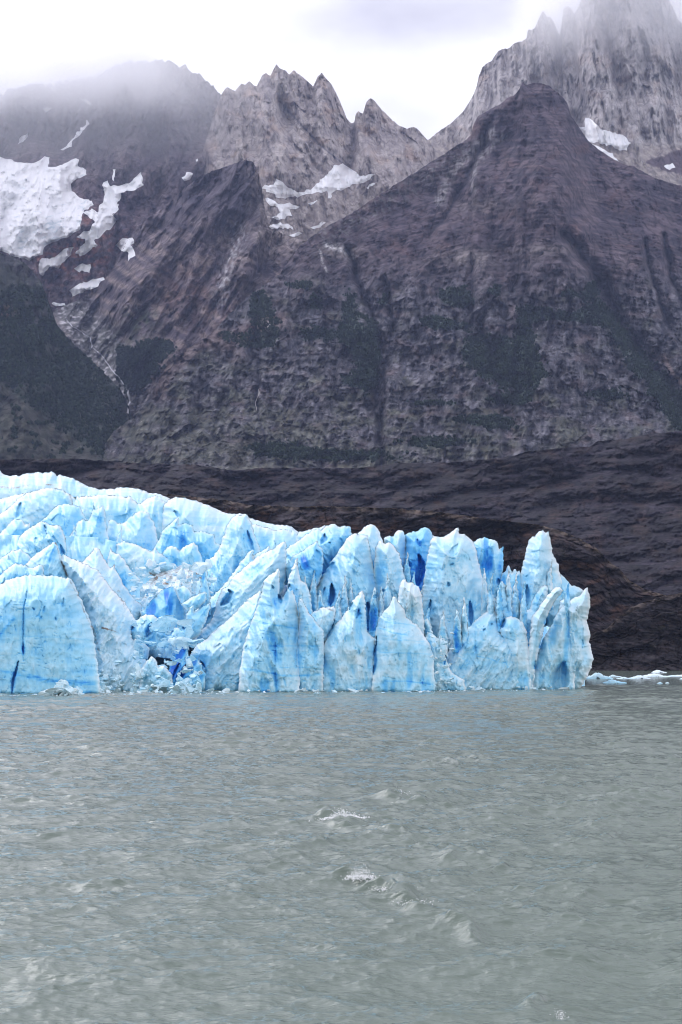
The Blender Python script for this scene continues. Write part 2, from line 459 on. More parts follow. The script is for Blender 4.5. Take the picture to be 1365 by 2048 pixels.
def c3(px, py, v):
    n = fbm(px / 30, py / 80, 5, 71)
    base = mixc((.31, .285, .28), (.42, .39, .38), sstep(-.35, .4, n))
    base = mixc(base, (.40, .30, .24), sstep(.1, .5, fbm(px / 35, py / 35, 4, 73)) * .4)
    crack = sstep(.72, .95, fbm((px - .12 * py) / 14, py / 80, 4, 75, .6, True) * .5 + .5)
    base = mixc(base, (.16, .145, .15), crack * .5)
    hatch = sstep(.2, .5, fbm((px + .8 * py) / 8, (py - .5 * px) / 22, 4, 77)) * sstep(160, 260, py)
    base = mixc(base, (.19, .17, .175), hatch * .5)
    lf = 1 - sstep(940, 1010, px - (py - 230) * .3)
    sc = np.clip(sstep(255, 300, py) * (1 - sstep(1000, 1100, px)) * 1.0, 0, 1) * lf + sstep(283, 300, py + 6 * fbm(px / 20, py / 20, 3, 78)) * sstep(1100, 1200, px)
    scc = mixc((.25, .22, .21), (.36, .32, .29), sstep(-.3, .3, fbm((px + py) / 30, (px * .6 - py) / 8, 4, 79)))
    base = base + (scc - base) * np.clip(sc, 0, 1)[..., None]
    dk = sstep(0, 4, 30 - np.abs(py - 325) - np.abs(px - 1365) * .35 + 6 * fbm(px / 12, py / 9, 3, 80))
    return mixc(base, (.11, .085, .095), dk)
layer3 = Layer('mountain', L3top, L3bot, 5400, [(560, 3700), (1700, 4200)], 560, 1700, 640, 340, .75, d3, c3, .6, 9, M_GRANITE)

# ---- L5 middle dark spur and the side valley
L5top = [(-420, 700), (60, 655), (100, 628), (120, 612), (160, 600), (195, 575), (222, 545), (238, 512), (252, 486), (272, 462), (292, 440), (330, 412), (368, 378), (405, 350), (440, 337), (472, 326), (492, 320), (504, 322), (513, 334), (519, 350), (524, 375), (528, 408), (538, 446), (566, 470), (622, 484), (680, 505), (760, 560)]
L5bot = [(-420, 960), (760, 960)]
def d5(px, py, v):
    a = fb_px(px + .55 * py, py - .3 * px, 150, 7, 81, .7, 1.8, 3) * .8 + facet(px + .5 * py, py - .3 * px, 40, 60, 83) * 8
    st = stroke(px, py, [(140, 600), (165, 660), (200, 720), (245, 765), (262, 830), (240, 900)], 45) * 150
    g = stroke(px, py, [(470, 470), (455, 540), (430, 610), (400, 660)], 22) * 45
    r = -stroke(px, py, [(510, 308), (440, 400), (380, 470), (300, 560), (260, 640)], 30) * 55
    return a + st + g + r + fb_px(px, py, 12, 3, 87) * .5
def c5(px, py, v):
    n = fbm((px + .5 * py) / 60, (py - .6 * px) / 30, 5, 91)
    base = mixc((.048, .040, .052), (.125, .102, .108), sstep(-.35, .35, n))
    hi = np.exp(-((py - 380) / 80) ** 2) * np.exp(-((px - 450) / 110) ** 2)
    base = mixc(base, (.065, .058, .075), hi * .7)
    scree = sstep(-.1, .35, fbm((px + py) / 60, (px * .7 - py) / 18, 4, 93)) * sstep(400, 500, py)
    base = mixc(base, (.185, .148, .135), scree * .85)
    red = np.exp(-(((px - 370) / 60) ** 2 + ((py - 580) / 45) ** 2)) + .7 * np.exp(-(((px - 480) / 90) ** 2 + ((py - 640) / 30) ** 2))
    base = mixc(base, (.15, .088, .072), .75 * np.clip(red * sstep(-.4, .3, fbm(px / 18, py / 25, 4, 95)), 0, .8))
    pale = stroke(px, py, [(478, 455), (470, 500), (450, 560), (440, 600)], 14) * sstep(-.2, .5, fbm(px / 6, py / 12, 3, 97))
    base = mixc(base, (.38, .37, .38), np.clip(pale, 0, .8))
    valley = stroke(px, py, [(125, 600), (160, 650), (215, 710), (258, 790)], 34)
    rub = sstep(.0, .35, fbm(px / 12, py / 6, 4, 99))
    base = mixc(base, mixc((.13, .13, .125), (.46, .45, .46), rub), np.clip(valley * 1.3, 0, .92))
    grass = np.clip(np.exp(-(((px - 285) / 40) ** 2 + ((py - 640) / 28) ** 2)) + np.exp(-(((px - 240) / 60) ** 2 + ((py - 690) / 40) ** 2)) * .6, 0, 1) * sstep(-.3, .3, fbm(px / 20, py / 14, 4, 101))
    base = mixc(base, (.055, .075, .04), grass * .75)
    sc5 = sstep(478, 528, px + 26 * fbm(px / 22, py / 30, 4, 105) - .12 * (py - 330)) * sstep(322, 350, py) * (1 - sstep(470, 540, py))
    base = mixc(base, mixc((.15, .125, .12), (.30, .26, .24), sstep(-.3, .3, fbm((px + py) / 24, (px - py) / 9, 4, 104))), sc5 * .9)
    return mixc(base, (.024, .040, .027), veg5(px, py) * .85)
layer5 = Layer('mountain', L5top, L5bot, [(-420, 4400), (250, 4450), (510, 4200), (760, 3900)], [(-420, 3400), (760, 3200)], -420, 760, 600, 330, .9, d5, c5, .7, 13)

# ---- L4 huge dark peak in front, right
L4top = [(60, 985), (150, 945), (180, 918), (205, 895), (228, 862), (262, 838), (296, 800), (318, 762), (332, 735), (370, 700), (400, 684), (430, 660), (462, 625), (500, 590), (530, 570), (560, 548), (600, 492), (648, 456), (690, 434), (720, 416), (755, 392), (790, 370), (828, 346), (860, 326), (900, 300), (932, 280), (944, 268), (947, 250), (956, 233), (975, 222), (1000, 208), (1018, 195), (1030, 190), (1040, 177), (1046, 163), (1051, 169), (1075, 165), (1098, 171), (1114, 184), (1128, 196), (1136, 208), (1143, 232), (1160, 256), (1178, 284), (1200, 300), (1235, 324), (1270, 334), (1310, 356), (1365, 372), (1450, 400), (1560, 450), (1750, 560)]
L4bot = [(60, 1010), (1750, 1010)]
GUL = [([(700, 500), (722, 580), (752, 640), (765, 720), (750, 800), (765, 900), (760, 960)], 10, 38),
       ([(770, 560), (785, 640), (770, 760), (765, 860)], 7, 22),
       ([(1130, 470), (1200, 560), (1250, 660), (1330, 760), (1400, 860)], 16, 40),
       ([(1290, 480), (1310, 580), (1345, 660)], 6, 22), ([(1330, 470), (1345, 560), (1380, 640)], 6, 22),
       ([(510, 640), (520, 720), (515, 800), (530, 900)], 8, 16),
       ([(960, 640), (985, 720), (1000, 800), (1010, 900)], 12, 20),
       ([(985, 240), (950, 330), (900, 420), (860, 470)], 9, 16)]
def d4(px, py, v):
    low = sstep(470, 640, py)
    a = fb_px(px, py, 190, 4, 111, .9, 1.4, 3) * .42
    b = fb_px(px + .1 * py, py, 64, 6, 113, .75, 1.6, 3) * (.34 + .70 * low) + facet(px, py, 44, 60, 114) * 9 * low + facet(px, py, 15, 22, 115) * 2.5 * (.4 + low)
    c = fb_px(px, py, 16, 3, 117, 1.3, .8) * (.5 + .5 * low)
    g = 0
    for pts, w, dep in GUL: g = g + stroke(px + 6 * pn(px / 30, py / 30, 2), py, pts, w) * dep * 2.4
    r = -stroke(px, py, [(1048, 165), (1075, 300), (1120, 420), (1180, 520)], 90) * 130 - stroke(px, py, [(700, 430), (860, 335), (1000, 215)], 26) * 30
    st = (py - .0006 * (px - 1080) ** 2 * (1 + 0 * py)) / 7.0 + 2.2 * fbm(px / 170, py / 60, 3, 119)
    stra = (st % 1) ** 2 * 4.5 * (1 - .6 * low)
    # blocky cliffs lower down
    f1, f2, cid, gx, gy = worley((px + 12 * fbm(px / 30, py / 30, 2, 121)) / 34, (py + 8 * fbm(px / 20, py / 25, 2, 122)) / 46, 5)
    blk = (cid * 26 - sstep(.0, .14, f2 - f1) * 12) * low
    return a + b + c + g + r + stra - blk
VEG4 = [(520, 610, 16, 22), (535, 655, 18, 24), (500, 682, 24, 10), (455, 672, 14, 6), (630, 605, 14, 12), (640, 668, 30, 12), (700, 640, 12, 45), (735, 720, 14, 48), (712, 760, 24, 8), (745, 690, 10, 30),
        (900, 590, 18, 12), (928, 600, 18, 13), (990, 582, 10, 8), (895, 652, 34, 6), (870, 640, 20, 6), (960, 700, 26, 24), (1015, 722, 36, 26), (1050, 690, 13, 48), (1075, 625, 26, 9), (1040, 750, 36, 18),
        (1140, 588, 14, 8), (1185, 585, 12, 20), (1200, 630, 24, 12), (1160, 634, 40, 7), (1240, 672, 18, 18), (1280, 722, 18, 24), (1320, 772, 18, 22), (1360, 815, 26, 26), (1440, 860, 40, 30),
        (950, 838, 36, 6), (865, 806, 32, 4), (870, 885, 50, 9), (700, 912, 70, 8), (560, 900, 50, 12), (1215, 790, 30, 9), (1000, 850, 30, 8), (600, 570, 20, 6), (770, 600, 8, 10), (1020, 800, 30, 8)]
def vegmask(px, py, blobs, seed, lo=.50, hi=.66):
    g = 0
    for (cx, cy_, sx, sy) in blobs: g = g + np.exp(-.5 * (((px - cx) / (sx * 1.15)) ** 2 + ((py - cy_) / (sy * 1.15)) ** 2))
    g = np.clip(g, 0, 1.1)
    return sstep(lo, hi, g + .80 * fbm(px / 20, py / 12, 5, seed, .72) - .02)
def veg4(px, py): return vegmask(px, py, VEG4, 75)
def veg5(px, py): return vegmask(px, py, [(290, 720, 32, 26), (268, 762, 16, 22), (325, 692, 18, 8), (246, 722, 8, 18)], 73)
def veg6(px, py):
    ap = sstep(-10, 25, (py - 800) - (px - 60) * .75)
    hi = sstep(560, 620, py + .25 * px)
    return np.clip(sstep(-.35, .05, fbm(px / 50, py / 40, 5, 71, .6) + .1) * hi * (1 - ap) + sstep(.15, .3, fbm(px / 20, py / 14, 4, 72)) * hi * .9, 0, 1)
def c4(px, py, v):
    low = sstep(480, 640, py)
    st = (py - .0007 * (px - 1080) ** 2) / 6.5 + 2.2 * fbm(px / 150, py / 60, 3, 119)
    line = sstep(.1, .6, fbm(px / 160 + 3, st * .9, 4, 131, .7))
    n = fbm(px / 60, py / 60, 5, 133)
    up = mixc((.044, .036, .047), (.092, .070, .078), sstep(-.4, .4, n))
    up = mixc(up, (.135, .104, .104), line * .7)
    tri = np.abs((st * .75 % 1) - .5) * 2
    up = mixc(up, (.024, .020, .028), sstep(.62, .95, tri) * (.25 + .75 * sstep(-.2, .4, fbm(px / 90, py / 40, 3, 132))) * .75)
    up = mixc(up, (.17, .135, .13), sstep(.75, 1, 1 - tri) * sstep(0, .5, fbm(px / 70, py / 20, 3, 134)) * .5)
    up = mixc(up, (.10, .056, .048), sstep(.1, .5, fbm(px / 70, py / 40, 4, 135)) * .45)
    lo = mixc((.050, .050, .062), (.150, .145, .158), sstep(-.35, .45, fbm(px / 14, py / 34, 5, 137, .65)))
    lo = lo * (1 - .6 * sstep(.62, .9, fbm((px + .15 * py) / 22, py / 60, 5, 138, .65, True) * .5 + .5))[..., None]
    lo = lo * (1 - .45 * sstep(.62, .9, fbm(px / 46, py / 13, 5, 136, .65, True) * .5 + .5))[..., None]
    lo = mixc(lo, (.115, .082, .078), sstep(.0, .5, fbm(px / 50, py / 28, 4, 139)) * .5)
    gr = sstep(-.10, .35, fbm(px / 55, py / 34, 5, 141, .6) + .30 * sstep(700, 900, py) - .18 + .15 * (1 - sstep(300, 900, px)))
    lo = mixc(lo, mixc((.050, .058, .040), (.085, .088, .055), sstep(-.3, .3, fbm(px / 8, py / 7, 3, 142))), gr * .62)
    pale = sstep(.42, .6, fbm(px / 9, py / 12, 4, 143, .6))
    lo = mixc(lo, (.36, .32, .30), pale * .5)
    c = up + (lo - up) * low[..., None]
    c = mixc(c, (.024, .040, .027), veg4(px, py) * .85)
    # scree aprons and pale streaks
    ap = np.exp(-(((px - 935) / 55) ** 2 + ((py - 515) / 17) ** 2)) + np.exp(-(((px - 1085) / 60) ** 2 + ((py - 500) / 12) ** 2)) * .7 + np.exp(-(((px - 955) / 50) ** 2 + ((py - 410) / 14) ** 2)) * .6 + np.exp(-(((px - 680) / 45) ** 2 + ((py - 505) / 14) ** 2))
    c = mixc(c, (.20, .175, .165), np.clip(ap, 0, 1) * .75)
    pl = stroke(px, py, [(985, 262), (945, 300), (905, 345), (880, 400)], 9) + .7 * stroke(px, py, [(1010, 270), (975, 300), (950, 330), (946, 380)], 7)
    c = mixc(c, (.24, .23, .23), np.clip(pl * sstep(-.5, .4, fbm(px / 6, py / 16, 3, 145)), 0, .6))
    left = stroke(px, py, [(650, 470), (740, 425), (860, 350), (935, 300)], 22) * sstep(-.2, .4, fbm((px + py) / 18, (px - py) / 10, 4, 147))
    c = mixc(c, (.17, .17, .165), left * .55)
    ph = stroke(px, py, [(655, 490), (690, 500), (705, 515)], 7) + .8 * stroke(px, py, [(640, 500), (645, 525), (655, 545)], 2.5)
    c = mixc(c, (.45, .44, .44), np.clip(ph * sstep(-.4, .3, fbm(px / 5, py / 5, 3, 149)), 0, .8))
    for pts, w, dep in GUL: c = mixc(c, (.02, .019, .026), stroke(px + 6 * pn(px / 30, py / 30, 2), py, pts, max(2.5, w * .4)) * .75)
    br = stroke(px, py, [(430, 668), (380, 705), (335, 745), (318, 790)], 12) + .8 * stroke(px, py, [(560, 640), (500, 660), (440, 690)], 16)
    c = mixc(c, (.125, .088, .08), np.clip(br, 0, .6))
    sp = stroke(px, py, [(1328, 715), (1345, 745), (1362, 765)], 4)
    return mixc(c, (.32, .25, .22), np.clip(sp, 0, .8))
layer4 = Layer('mountain', L4top, L4bot, [(60, 2900), (600, 3800), (1050, 4200), (1750, 4300)], 2450, 60, 1750, 880, 460, .85, d4, c4, .6, 17)

# ---- L6 forested bluff at the left
L6top = [(-420, 470), (-150, 480), (-60, 492), (0, 506), (22, 512), (50, 526), (68, 544), (82, 562), (92, 590), (100, 625), (118, 655), (150, 690), (185, 722), (215, 752), (238, 775), (252, 800), (262, 830), (285, 880), (300, 950)]
L6bot = [(-420, 1000), (300, 1000)]
def d6(px, py, v):
    return fb_px(px, py, 110, 6, 151, .8, 1.5, True) * .6 + sstep(180, 262, px - .0 * py) * 40 + fb_px(px, py, 12, 3, 157) * .4
def c6(px, py, v):
    base = mixc((.035, .033, .045), (.085, .078, .09), sstep(-.3, .4, fbm(px / 12, py / 40, 5, 161, .6)))
    g = sstep(-.25, .3, fbm(px / 45, py / 40, 4, 163) + .25)
    base = mixc(base, (.05, .065, .045), g * .6)
    ap = sstep(0, 30, (py - 790) - (px - 60) * .75) * .8
    base = mixc(base, mixc((.045, .05, .035), (.085, .082, .066), sstep(-.3, .3, fbm(px / 20, py / 14, 4, 165))), ap)
    base = mixc(base, (.024, .040, .027), veg6(px, py) * .85)
    tr = stroke(px, py, [(190, 760), (205, 790), (215, 820), (228, 850)], 5) * .7 + stroke(px, py, [(155, 810), (165, 835), (178, 855)], 3) * .5
    base = mixc(base, (.17, .165, .14), tr)
    rd = np.exp(-(((px - 10) / 22) ** 2 + ((py - 625) / 18) ** 2))
    return mixc(base, (.17, .12, .10), rd * .7)
layer6 = Layer('mountain', L6top, L6bot, 3500, 2700, -420, 300, 380, 280, .9, d6, c6, .5, 19)

# ---- L7 black glacier-polished rock, three steps
def dk(seed, lay, amp=.4, k=1.0):
    def d(px, py, v):
        st = lay(px, py) / 9.0 + 1.6 * fbm(px / 120, py / 50, 3, seed)
        stra = (st % 1) ** 2 * 3.6 * k * (.3 + 1.0 * sstep(-.2, .4, fbm(px / 80, py / 30, 3, seed + 9)))
        a = fb_px(px + .3 * py, py, 200, 7, seed + 1, 1.6, .6, True, .97) * amp
        c = fb_px(px + .4 * py, py, 26, 5, seed + 5, .9, .8, 3) * .26 + facet(px + .4 * py, py, 60, 24, seed + 6) * 10
        wx = px + 14 * fbm(px / 40, py / 30, 3, seed + 12); wy = py + 10 * fbm(px / 40, py / 30, 3, seed + 14)
        f1, f2, cid, gx, gy = worley((wx + .4 * wy) / 105, wy / 34 + .12 * wx / 34, seed)
        g1, g2, gid, gx, gy = worley((wx - .3 * wy) / 26, wy / 18, seed + 3)
        return a - stra + c - (cid * 16 + sstep(0, .10, f2 - f1) * 7) - (gid * 4 + sstep(0, .12, g2 - g1) * 2)
    return d
def ck(seed, lay, warm=.5, br=1.0, crest=0.0, top=None, cool=(1, 1, 1)):
    def c(px, py, v):
        st = lay(px, py) / 6.0 + 2.0 * fbm(px / 120, py / 50, 3, seed)
        ln = fbm(px / 90, st, 4, seed + 2, .65)
        base = mixc((.010, .009, .011), (.034, .029, .033), sstep(-.4, .45, ln)) * np.array(cool)
        base = base * (.65 + .7 * sstep(-.4, .4, fbm(px / 140, py / 40, 3, seed + 16)))[..., None]
        base = mixc(base, (.060, .034, .024), sstep(-.05, .5, fbm(px / 45, py / 26, 5, seed + 4)) * warm)
        base = mixc(base, (.045, .044, .033), sstep(.2, .6, fbm(px / 30, py / 16, 4, seed + 6)) * .35)
        base = mixc(base, (.10, .09, .09), sstep(.30, .65, fbm(px / 30, st * 2.2, 4, seed + 8, .6) + .1 * ln) * .5)
        cr = sstep(.74, .95, fbm((px + .3 * py) / 30, py / 34, 5, seed + 18, .6, True) * .5 + .5)
        base = mixc(base, (.006, .006, .008), cr * .7)
        if crest: base = mixc(base, (.085, .066, .052), np.exp(-((py - np.interp(px, *zip(*top))) / 9.) ** 2) * crest * sstep(-.5, .4, fbm(px / 14, py / 8, 3, seed + 20)))  # lit edge along the crest line, painted into the rock tint
        return base * br
    return c
L7top = [(-500, 900), (-200, 912), (0, 919), (150, 917), (250, 925), (400, 930), (470, 941), (520, 936), (560, 935), (650, 936), (720, 936), (800, 926), (900, 925), (1000, 916), (1040, 908), (1050, 904), (1120, 896), (1180, 893), (1196, 882), (1250, 878), (1300, 868), (1365, 861), (1500, 850), (1700, 840), (1900, 850)]
layh = lambda x, y: y + .08 * x
layer7 = Layer('rock_hill', L7top, [(-500, 1250), (1900, 1250)], [(-500, 1750), (1900, 1900)], 1230, -500, 1900, 1080, 190, .9, dk(201, layh, .5), ck(211, layh, .5, .85, cool=(.92, .92, 1.12)), .45, 23, M_SLAB)
L8top = [(-300, 985), (150, 990), (300, 985), (450, 1000), (500, 1010), (600, 1014), (640, 1012), (780, 1016), (880, 1024), (950, 1034), (1000, 1040), (1080, 1050), (1130, 1064), (1165, 1080), (1195, 1098), (1218, 1122), (1240, 1138), (1258, 1160), (1290, 1178), (1330, 1190), (1420, 1250), (1500, 1330)]
lay8 = lambda x, y: (y - np.interp(x, *zip(*L8top))) * .75 + .05 * x
layer8 = Layer('rock_hill', L8top, [(-300, 1400), (1500, 1400)], [(-300, 1010), (1000, 1010), (1300, 980), (1500, 960)], [(-300, 870), (1000, 870), (1500, 905)], -300, 1500, 900, 240, .8, dk(231, lay8, .30, 1.3), ck(241, lay8, .9, 1.35, 1.0, L8top), .5, 29, M_SLAB)
L9top = [(1080, 1370), (1140, 1310), (1180, 1268), (1215, 1258), (1232, 1240), (1262, 1215), (1300, 1200), (1340, 1190), (1365, 1186), (1450, 1170), (1600, 1150), (1900, 1130)]
lay9 = lambda x, y: (y - .22 * (x - 1180)) * 1.3 + 4 * np.sin(x / 50.)
layer9 = Layer('rock_hill', L9top, [(1080, 1345), (1180, 1341), (1900, 1341)], [(1080, 885), (1900, 925)], 868, 1080, 1900, 620, 150, .8, dk(251, lay9, .13, .8), ck(261, lay9, .2, 1.25, .7, L9top, cool=(1, 1.02, 1)), .5, 31, M_SLAB)
layer2.gain = 1.22; layer3.gain = 1.2; layer4.gain = 1.5; layer5.gain = 1.5; layer1.gain = 1.15; layer7.gain = 1.12; layer8.gain = 1.15; layer9.gain = 1.15
layer7.scale = .5; layer8.scale = .08; layer9.scale = .06
layers = [layer1, layer2, layer3, layer5, layer4, layer6, layer7, layer8, layer9]
for l_ in layers: l_.build()

# ------------------------------------------------------------------ patches lying on a slope (snow, hanging glacier)
def patch(name, layer, poly, thick, color, label, cat, step=1.8, jag=1.3, seed=0, relief=None, group=None, mat=None, lift=4):
    if isinstance(layer, (list, tuple)):
        depth = lambda x, y: np.minimum.reduce([np.where((y >= l.ptop(x) - 1), l.Y(x, y), 1e9) for l in layer])
    else: depth = layer.Y
    P = roughen(poly, 5, jag, seed)
    x0, y0 = P.min(0) - step; x1, y1 = P.max(0) + step
    nx = int((x1 - x0) / step) + 2; ny = int((y1 - y0) / step) + 2
    gx, gy = np.meshgrid(x0 + np.arange(nx) * step, y0 + np.arange(ny) * step)
    ins = inside(gx, gy, P)
    d, qx, qy = polydist(gx, gy, P, True)
    q = ins[:-1, :-1] | ins[1:, :-1] | ins[:-1, 1:] | ins[1:, 1:]
    ii, jj = np.nonzero(q)
    if len(ii) == 0: return None
    gx = np.where(ins, gx, qx); gy = np.where(ins, gy, qy); d = np.where(ins, d, 0)
    Yr = depth(gx, gy)
    # snow levels the small roughness beneath it
    k = np.array([1, 2, 3, 2, 1.]); k /= k.sum()
    Ys = Yr.copy()
    for _ in range(2):
        pad = np.pad(Ys, 2, mode='edge')
        Ys = sum(k[a] * pad[a:a + ny, 2:-2] for a in range(5)); pad = np.pad(Ys, 2, mode='edge')
        Ys = sum(k[a] * pad[2:-2, a:a + nx] for a in range(5))
    Yf = np.minimum(Yr - lift * .5, Ys) - thick * sstep(0, 5, d) - lift * .4
    if relief is not None: Yf = Yf + relief(gx, gy) * sstep(0, 10, d)
    front = W(gx, gy, Yf); back = W(gx, gy, Yr + thick + 3)
    idx = -np.ones((ny, nx), int)
    used = np.zeros((ny, nx), bool)
    for a, b in ((0, 0), (1, 0), (0, 1), (1, 1)): used[ii + a, jj + b] = True
    idx[used] = np.arange(used.sum()); n = used.sum()
    fq = np.stack([idx[ii, jj], idx[ii, jj + 1], idx[ii + 1, jj + 1], idx[ii + 1, jj]], -1)
    # rim
    rim = []
    for (a, b, di, dj) in ((0, 0, -1, 0), (1, 0, 1, 0)):
        pass
    qs = set(zip(ii.tolist(), jj.tolist()))
    for i, j in qs:
        if (i - 1, j) not in qs: rim.append((idx[i, j], idx[i, j + 1], idx[i, j + 1] + n, idx[i, j] + n))
        if (i + 1, j) not in qs: rim.append((idx[i + 1, j + 1], idx[i + 1, j], idx[i + 1, j] + n, idx[i + 1, j + 1] + n))
        if (i, j - 1) not in qs: rim.append((idx[i + 1, j], idx[i, j], idx[i, j] + n, idx[i + 1, j] + n))
        if (i, j + 1) not in qs: rim.append((idx[i, j + 1], idx[i + 1, j + 1], idx[i + 1, j + 1] + n, idx[i, j + 1] + n))
    v = np.concatenate([front[used], back[used]])
    c = color(gx[used], gy[used]); c = np.concatenate([c, c])
    o = make_mesh(name, v, np.concatenate([fq, np.array(rim), fq[:, ::-1] + n]), mat or M_SNOW, cols={'tint': c})
    tag(o, label, cat, group)
    return o

def snowc(px, py):
    return mixc((.93, .94, .96), (.97, .97, .97), sstep(-.4, .3, fbm(px / 14, py / 9, 4, 301)))
def hgc(px, py):
    st = (py + .35 * px) / 9 + 1.5 * fbm(px / 40, py / 30, 3, 305)
    n = fbm(px / 30, st, 5, 306, .65)
    bare = sstep(.12, .4, n + .30 * sstep(380, 470, py) * sstep(-20, 100, px) - .18)
    c = mixc((.96, .96, .97), (.66, .73, .77), bare)
    return mixc(c, (.33, .31, .32), sstep(.62, .85, fbm(px / 16, st * 1.6, 4, 308, .6) + .3 * bare - .1) * .6)
HG = [(-160, 300), (-60, 305), (0, 314), (40, 326), (75, 325), (90, 313), (100, 314), (96, 335), (125, 330), (152, 315), (158, 318), (155, 330), (172, 340), (175, 350), (150, 360), (142, 368), (145, 380), (160, 395), (185, 400), (187, 410), (170, 420), (163, 440), (160, 460), (130, 475), (90, 492), (85, 508), (60, 520), (30, 513), (0, 500), (-60, 496), (-160, 490)]
patch('hanging_glacier', layer1, HG, 22, hgc, 'white crevassed hanging glacier spilling over the dark cliff at the left edge of the photo', 'glacier', 1.6, 1.2, 5,
      relief=lambda x, y: fb_px(x, y + .3 * x, 40, 5, 311, 1.6, .55, True) * .40)
SN = [
 (layer1, [(227, 338), (231, 336), (230, 350), (228, 362), (224, 360), (226, 348)], 'very thin upright snow streak just above the top of the long branching snow strip'),
 ([layer1, layer5, layer2], [(391, 320), (397, 317), (399, 321), (393, 325)], 'tiny snow dot near the left foot of the pale granite spires'),
 (layer1, [(207, 365), (215, 360), (222, 372), (240, 372), (262, 365), (270, 355), (283, 344), (288, 370), (265, 382), (245, 385), (240, 400), (235, 405), (238, 420), (225, 430), (235, 440), (225, 455), (205, 470), (190, 480), (195, 490), (175, 505), (160, 512), (150, 508), (165, 490), (170, 478), (155, 475), (165, 465), (180, 460), (190, 445), (180, 435), (168, 425), (185, 418), (195, 425), (200, 410), (210, 395), (208, 380)], 'long branching snow strip running down the gully right of the hanging glacier'),
 (layer1, [(76, 530), (85, 515), (100, 518), (115, 510), (130, 498), (150, 493), (142, 510), (125, 525), (120, 538), (100, 535), (92, 545), (84, 552), (78, 545)], 'forked snow patch just under the snout of the hanging glacier'),
 ([layer1, layer5], [(230, 490), (245, 478), (265, 475), (270, 482), (262, 490), (272, 500), (270, 512), (255, 518), (258, 505), (240, 500)], 'hook shaped snow patch on brown rock right of the long snow strip'),
 ([layer1, layer5], [(138, 582), (150, 572), (170, 563), (208, 555), (210, 560), (195, 572), (165, 585), (145, 592)], 'wedge shaped snow patch above the head of the mountain stream'),
 (layer1, [(150, 537), (165, 528), (182, 530), (180, 545), (155, 543)], 'small snow patch on red rock above the wedge shaped patch'),
 ([layer1, layer5], [(105, 606), (130, 607), (131, 612), (110, 611)], 'tiny flat snow strip lowest of all, beside the forested bluff'),
 ([layer1, layer5], [(365, 355), (375, 345), (386, 346), (380, 358), (368, 362)], 'single small snow patch on the dark ridge below the cloudy peak'),
 ([layer2, layer3], [(524, 375), (530, 370), (548, 372), (550, 355), (560, 360), (575, 372), (590, 382), (600, 385), (625, 375), (640, 360), (660, 345), (668, 330), (690, 328), (705, 340), (720, 352), (748, 348), (735, 362), (705, 370), (690, 378), (665, 382), (662, 398), (655, 395), (655, 382), (625, 388), (600, 392), (580, 395), (560, 395), (545, 388)], 'largest snowfield, filling the hollow under the pale granite spires'),
 ([layer2, layer3, layer5], [(530, 397), (545, 400), (560, 410), (580, 405), (598, 415), (580, 420), (585, 428), (570, 435), (555, 440), (545, 435), (560, 425), (555, 415), (540, 412)], 'ragged snow patch right below the largest snowfield'),
 ([layer2, layer3, layer5], [(538, 452), (555, 445), (580, 450), (588, 457), (560, 456), (545, 457)], 'thin snow strip under the ragged patch in the central hollow'),
 ([layer2, layer3, layer5], [(578, 470), (600, 464), (608, 467), (590, 473)], 'small snow sliver lowest in the central hollow'),
 ([layer2, layer3, layer5], [(622, 457), (645, 444), (654, 444), (640, 456)], 'small slanting snow sliver beside the dark ridge in the central hollow'),
 ([layer2, layer3], [(618, 405), (635, 399), (637, 403), (622, 410)], 'little snow dash just under the middle of the largest snowfield'),
 ([layer2, layer3], [(730, 378), (740, 368), (752, 364), (745, 373)], 'little snow dash at the right tip of the largest snowfield'),
 (layer3, [(1158, 252), (1170, 255), (1172, 237), (1185, 238), (1200, 255), (1215, 262), (1245, 270), (1260, 285), (1255, 300), (1240, 302), (1220, 292), (1195, 285), (1180, 285), (1170, 270)], 'snowfield under the tall granite tower right of the dark peak'),
 (layer3, [(1183, 288), (1200, 294), (1225, 307), (1238, 323), (1218, 317), (1198, 305)], 'thin snow tongue below the snowfield under the tall tower'),
 (layer3, [(1329, 333), (1345, 325), (1352, 335), (1340, 341)], 'small triangular snow patch at the right edge of the photo'),
 (layer1, [(34, 288), (45, 274), (55, 264), (56, 272), (44, 284)], 'narrow snow streak high on the dark cliff above the hanging glacier'),
 (layer1, [(122, 302), (140, 282), (150, 270), (160, 262), (176, 238), (178, 248), (160, 268), (150, 280), (133, 298)], 'long diagonal snow couloir on the cloudy left massif'),
 (layer1, [(162, 200), (175, 197), (183, 207), (184, 212), (172, 203)], 'small curved snow patch above the diagonal couloir'),
 (layer1, [(87, 219), (95, 215), (106, 216), (100, 222), (90, 226)], 'short snow patch high at left near the cloud'),
 (layer1, [(98, 176), (108, 170), (118, 176), (116, 186), (106, 182)], 'faint snow patch almost lost in the cloud at left'),
]
for k, (ly, poly, lab) in enumerate(SN):
    patch('snow_patch', ly, poly, 5, snowc, lab, 'snow patch', 1.4, 1.9, 40 + k, group='snow patches on the mountains')

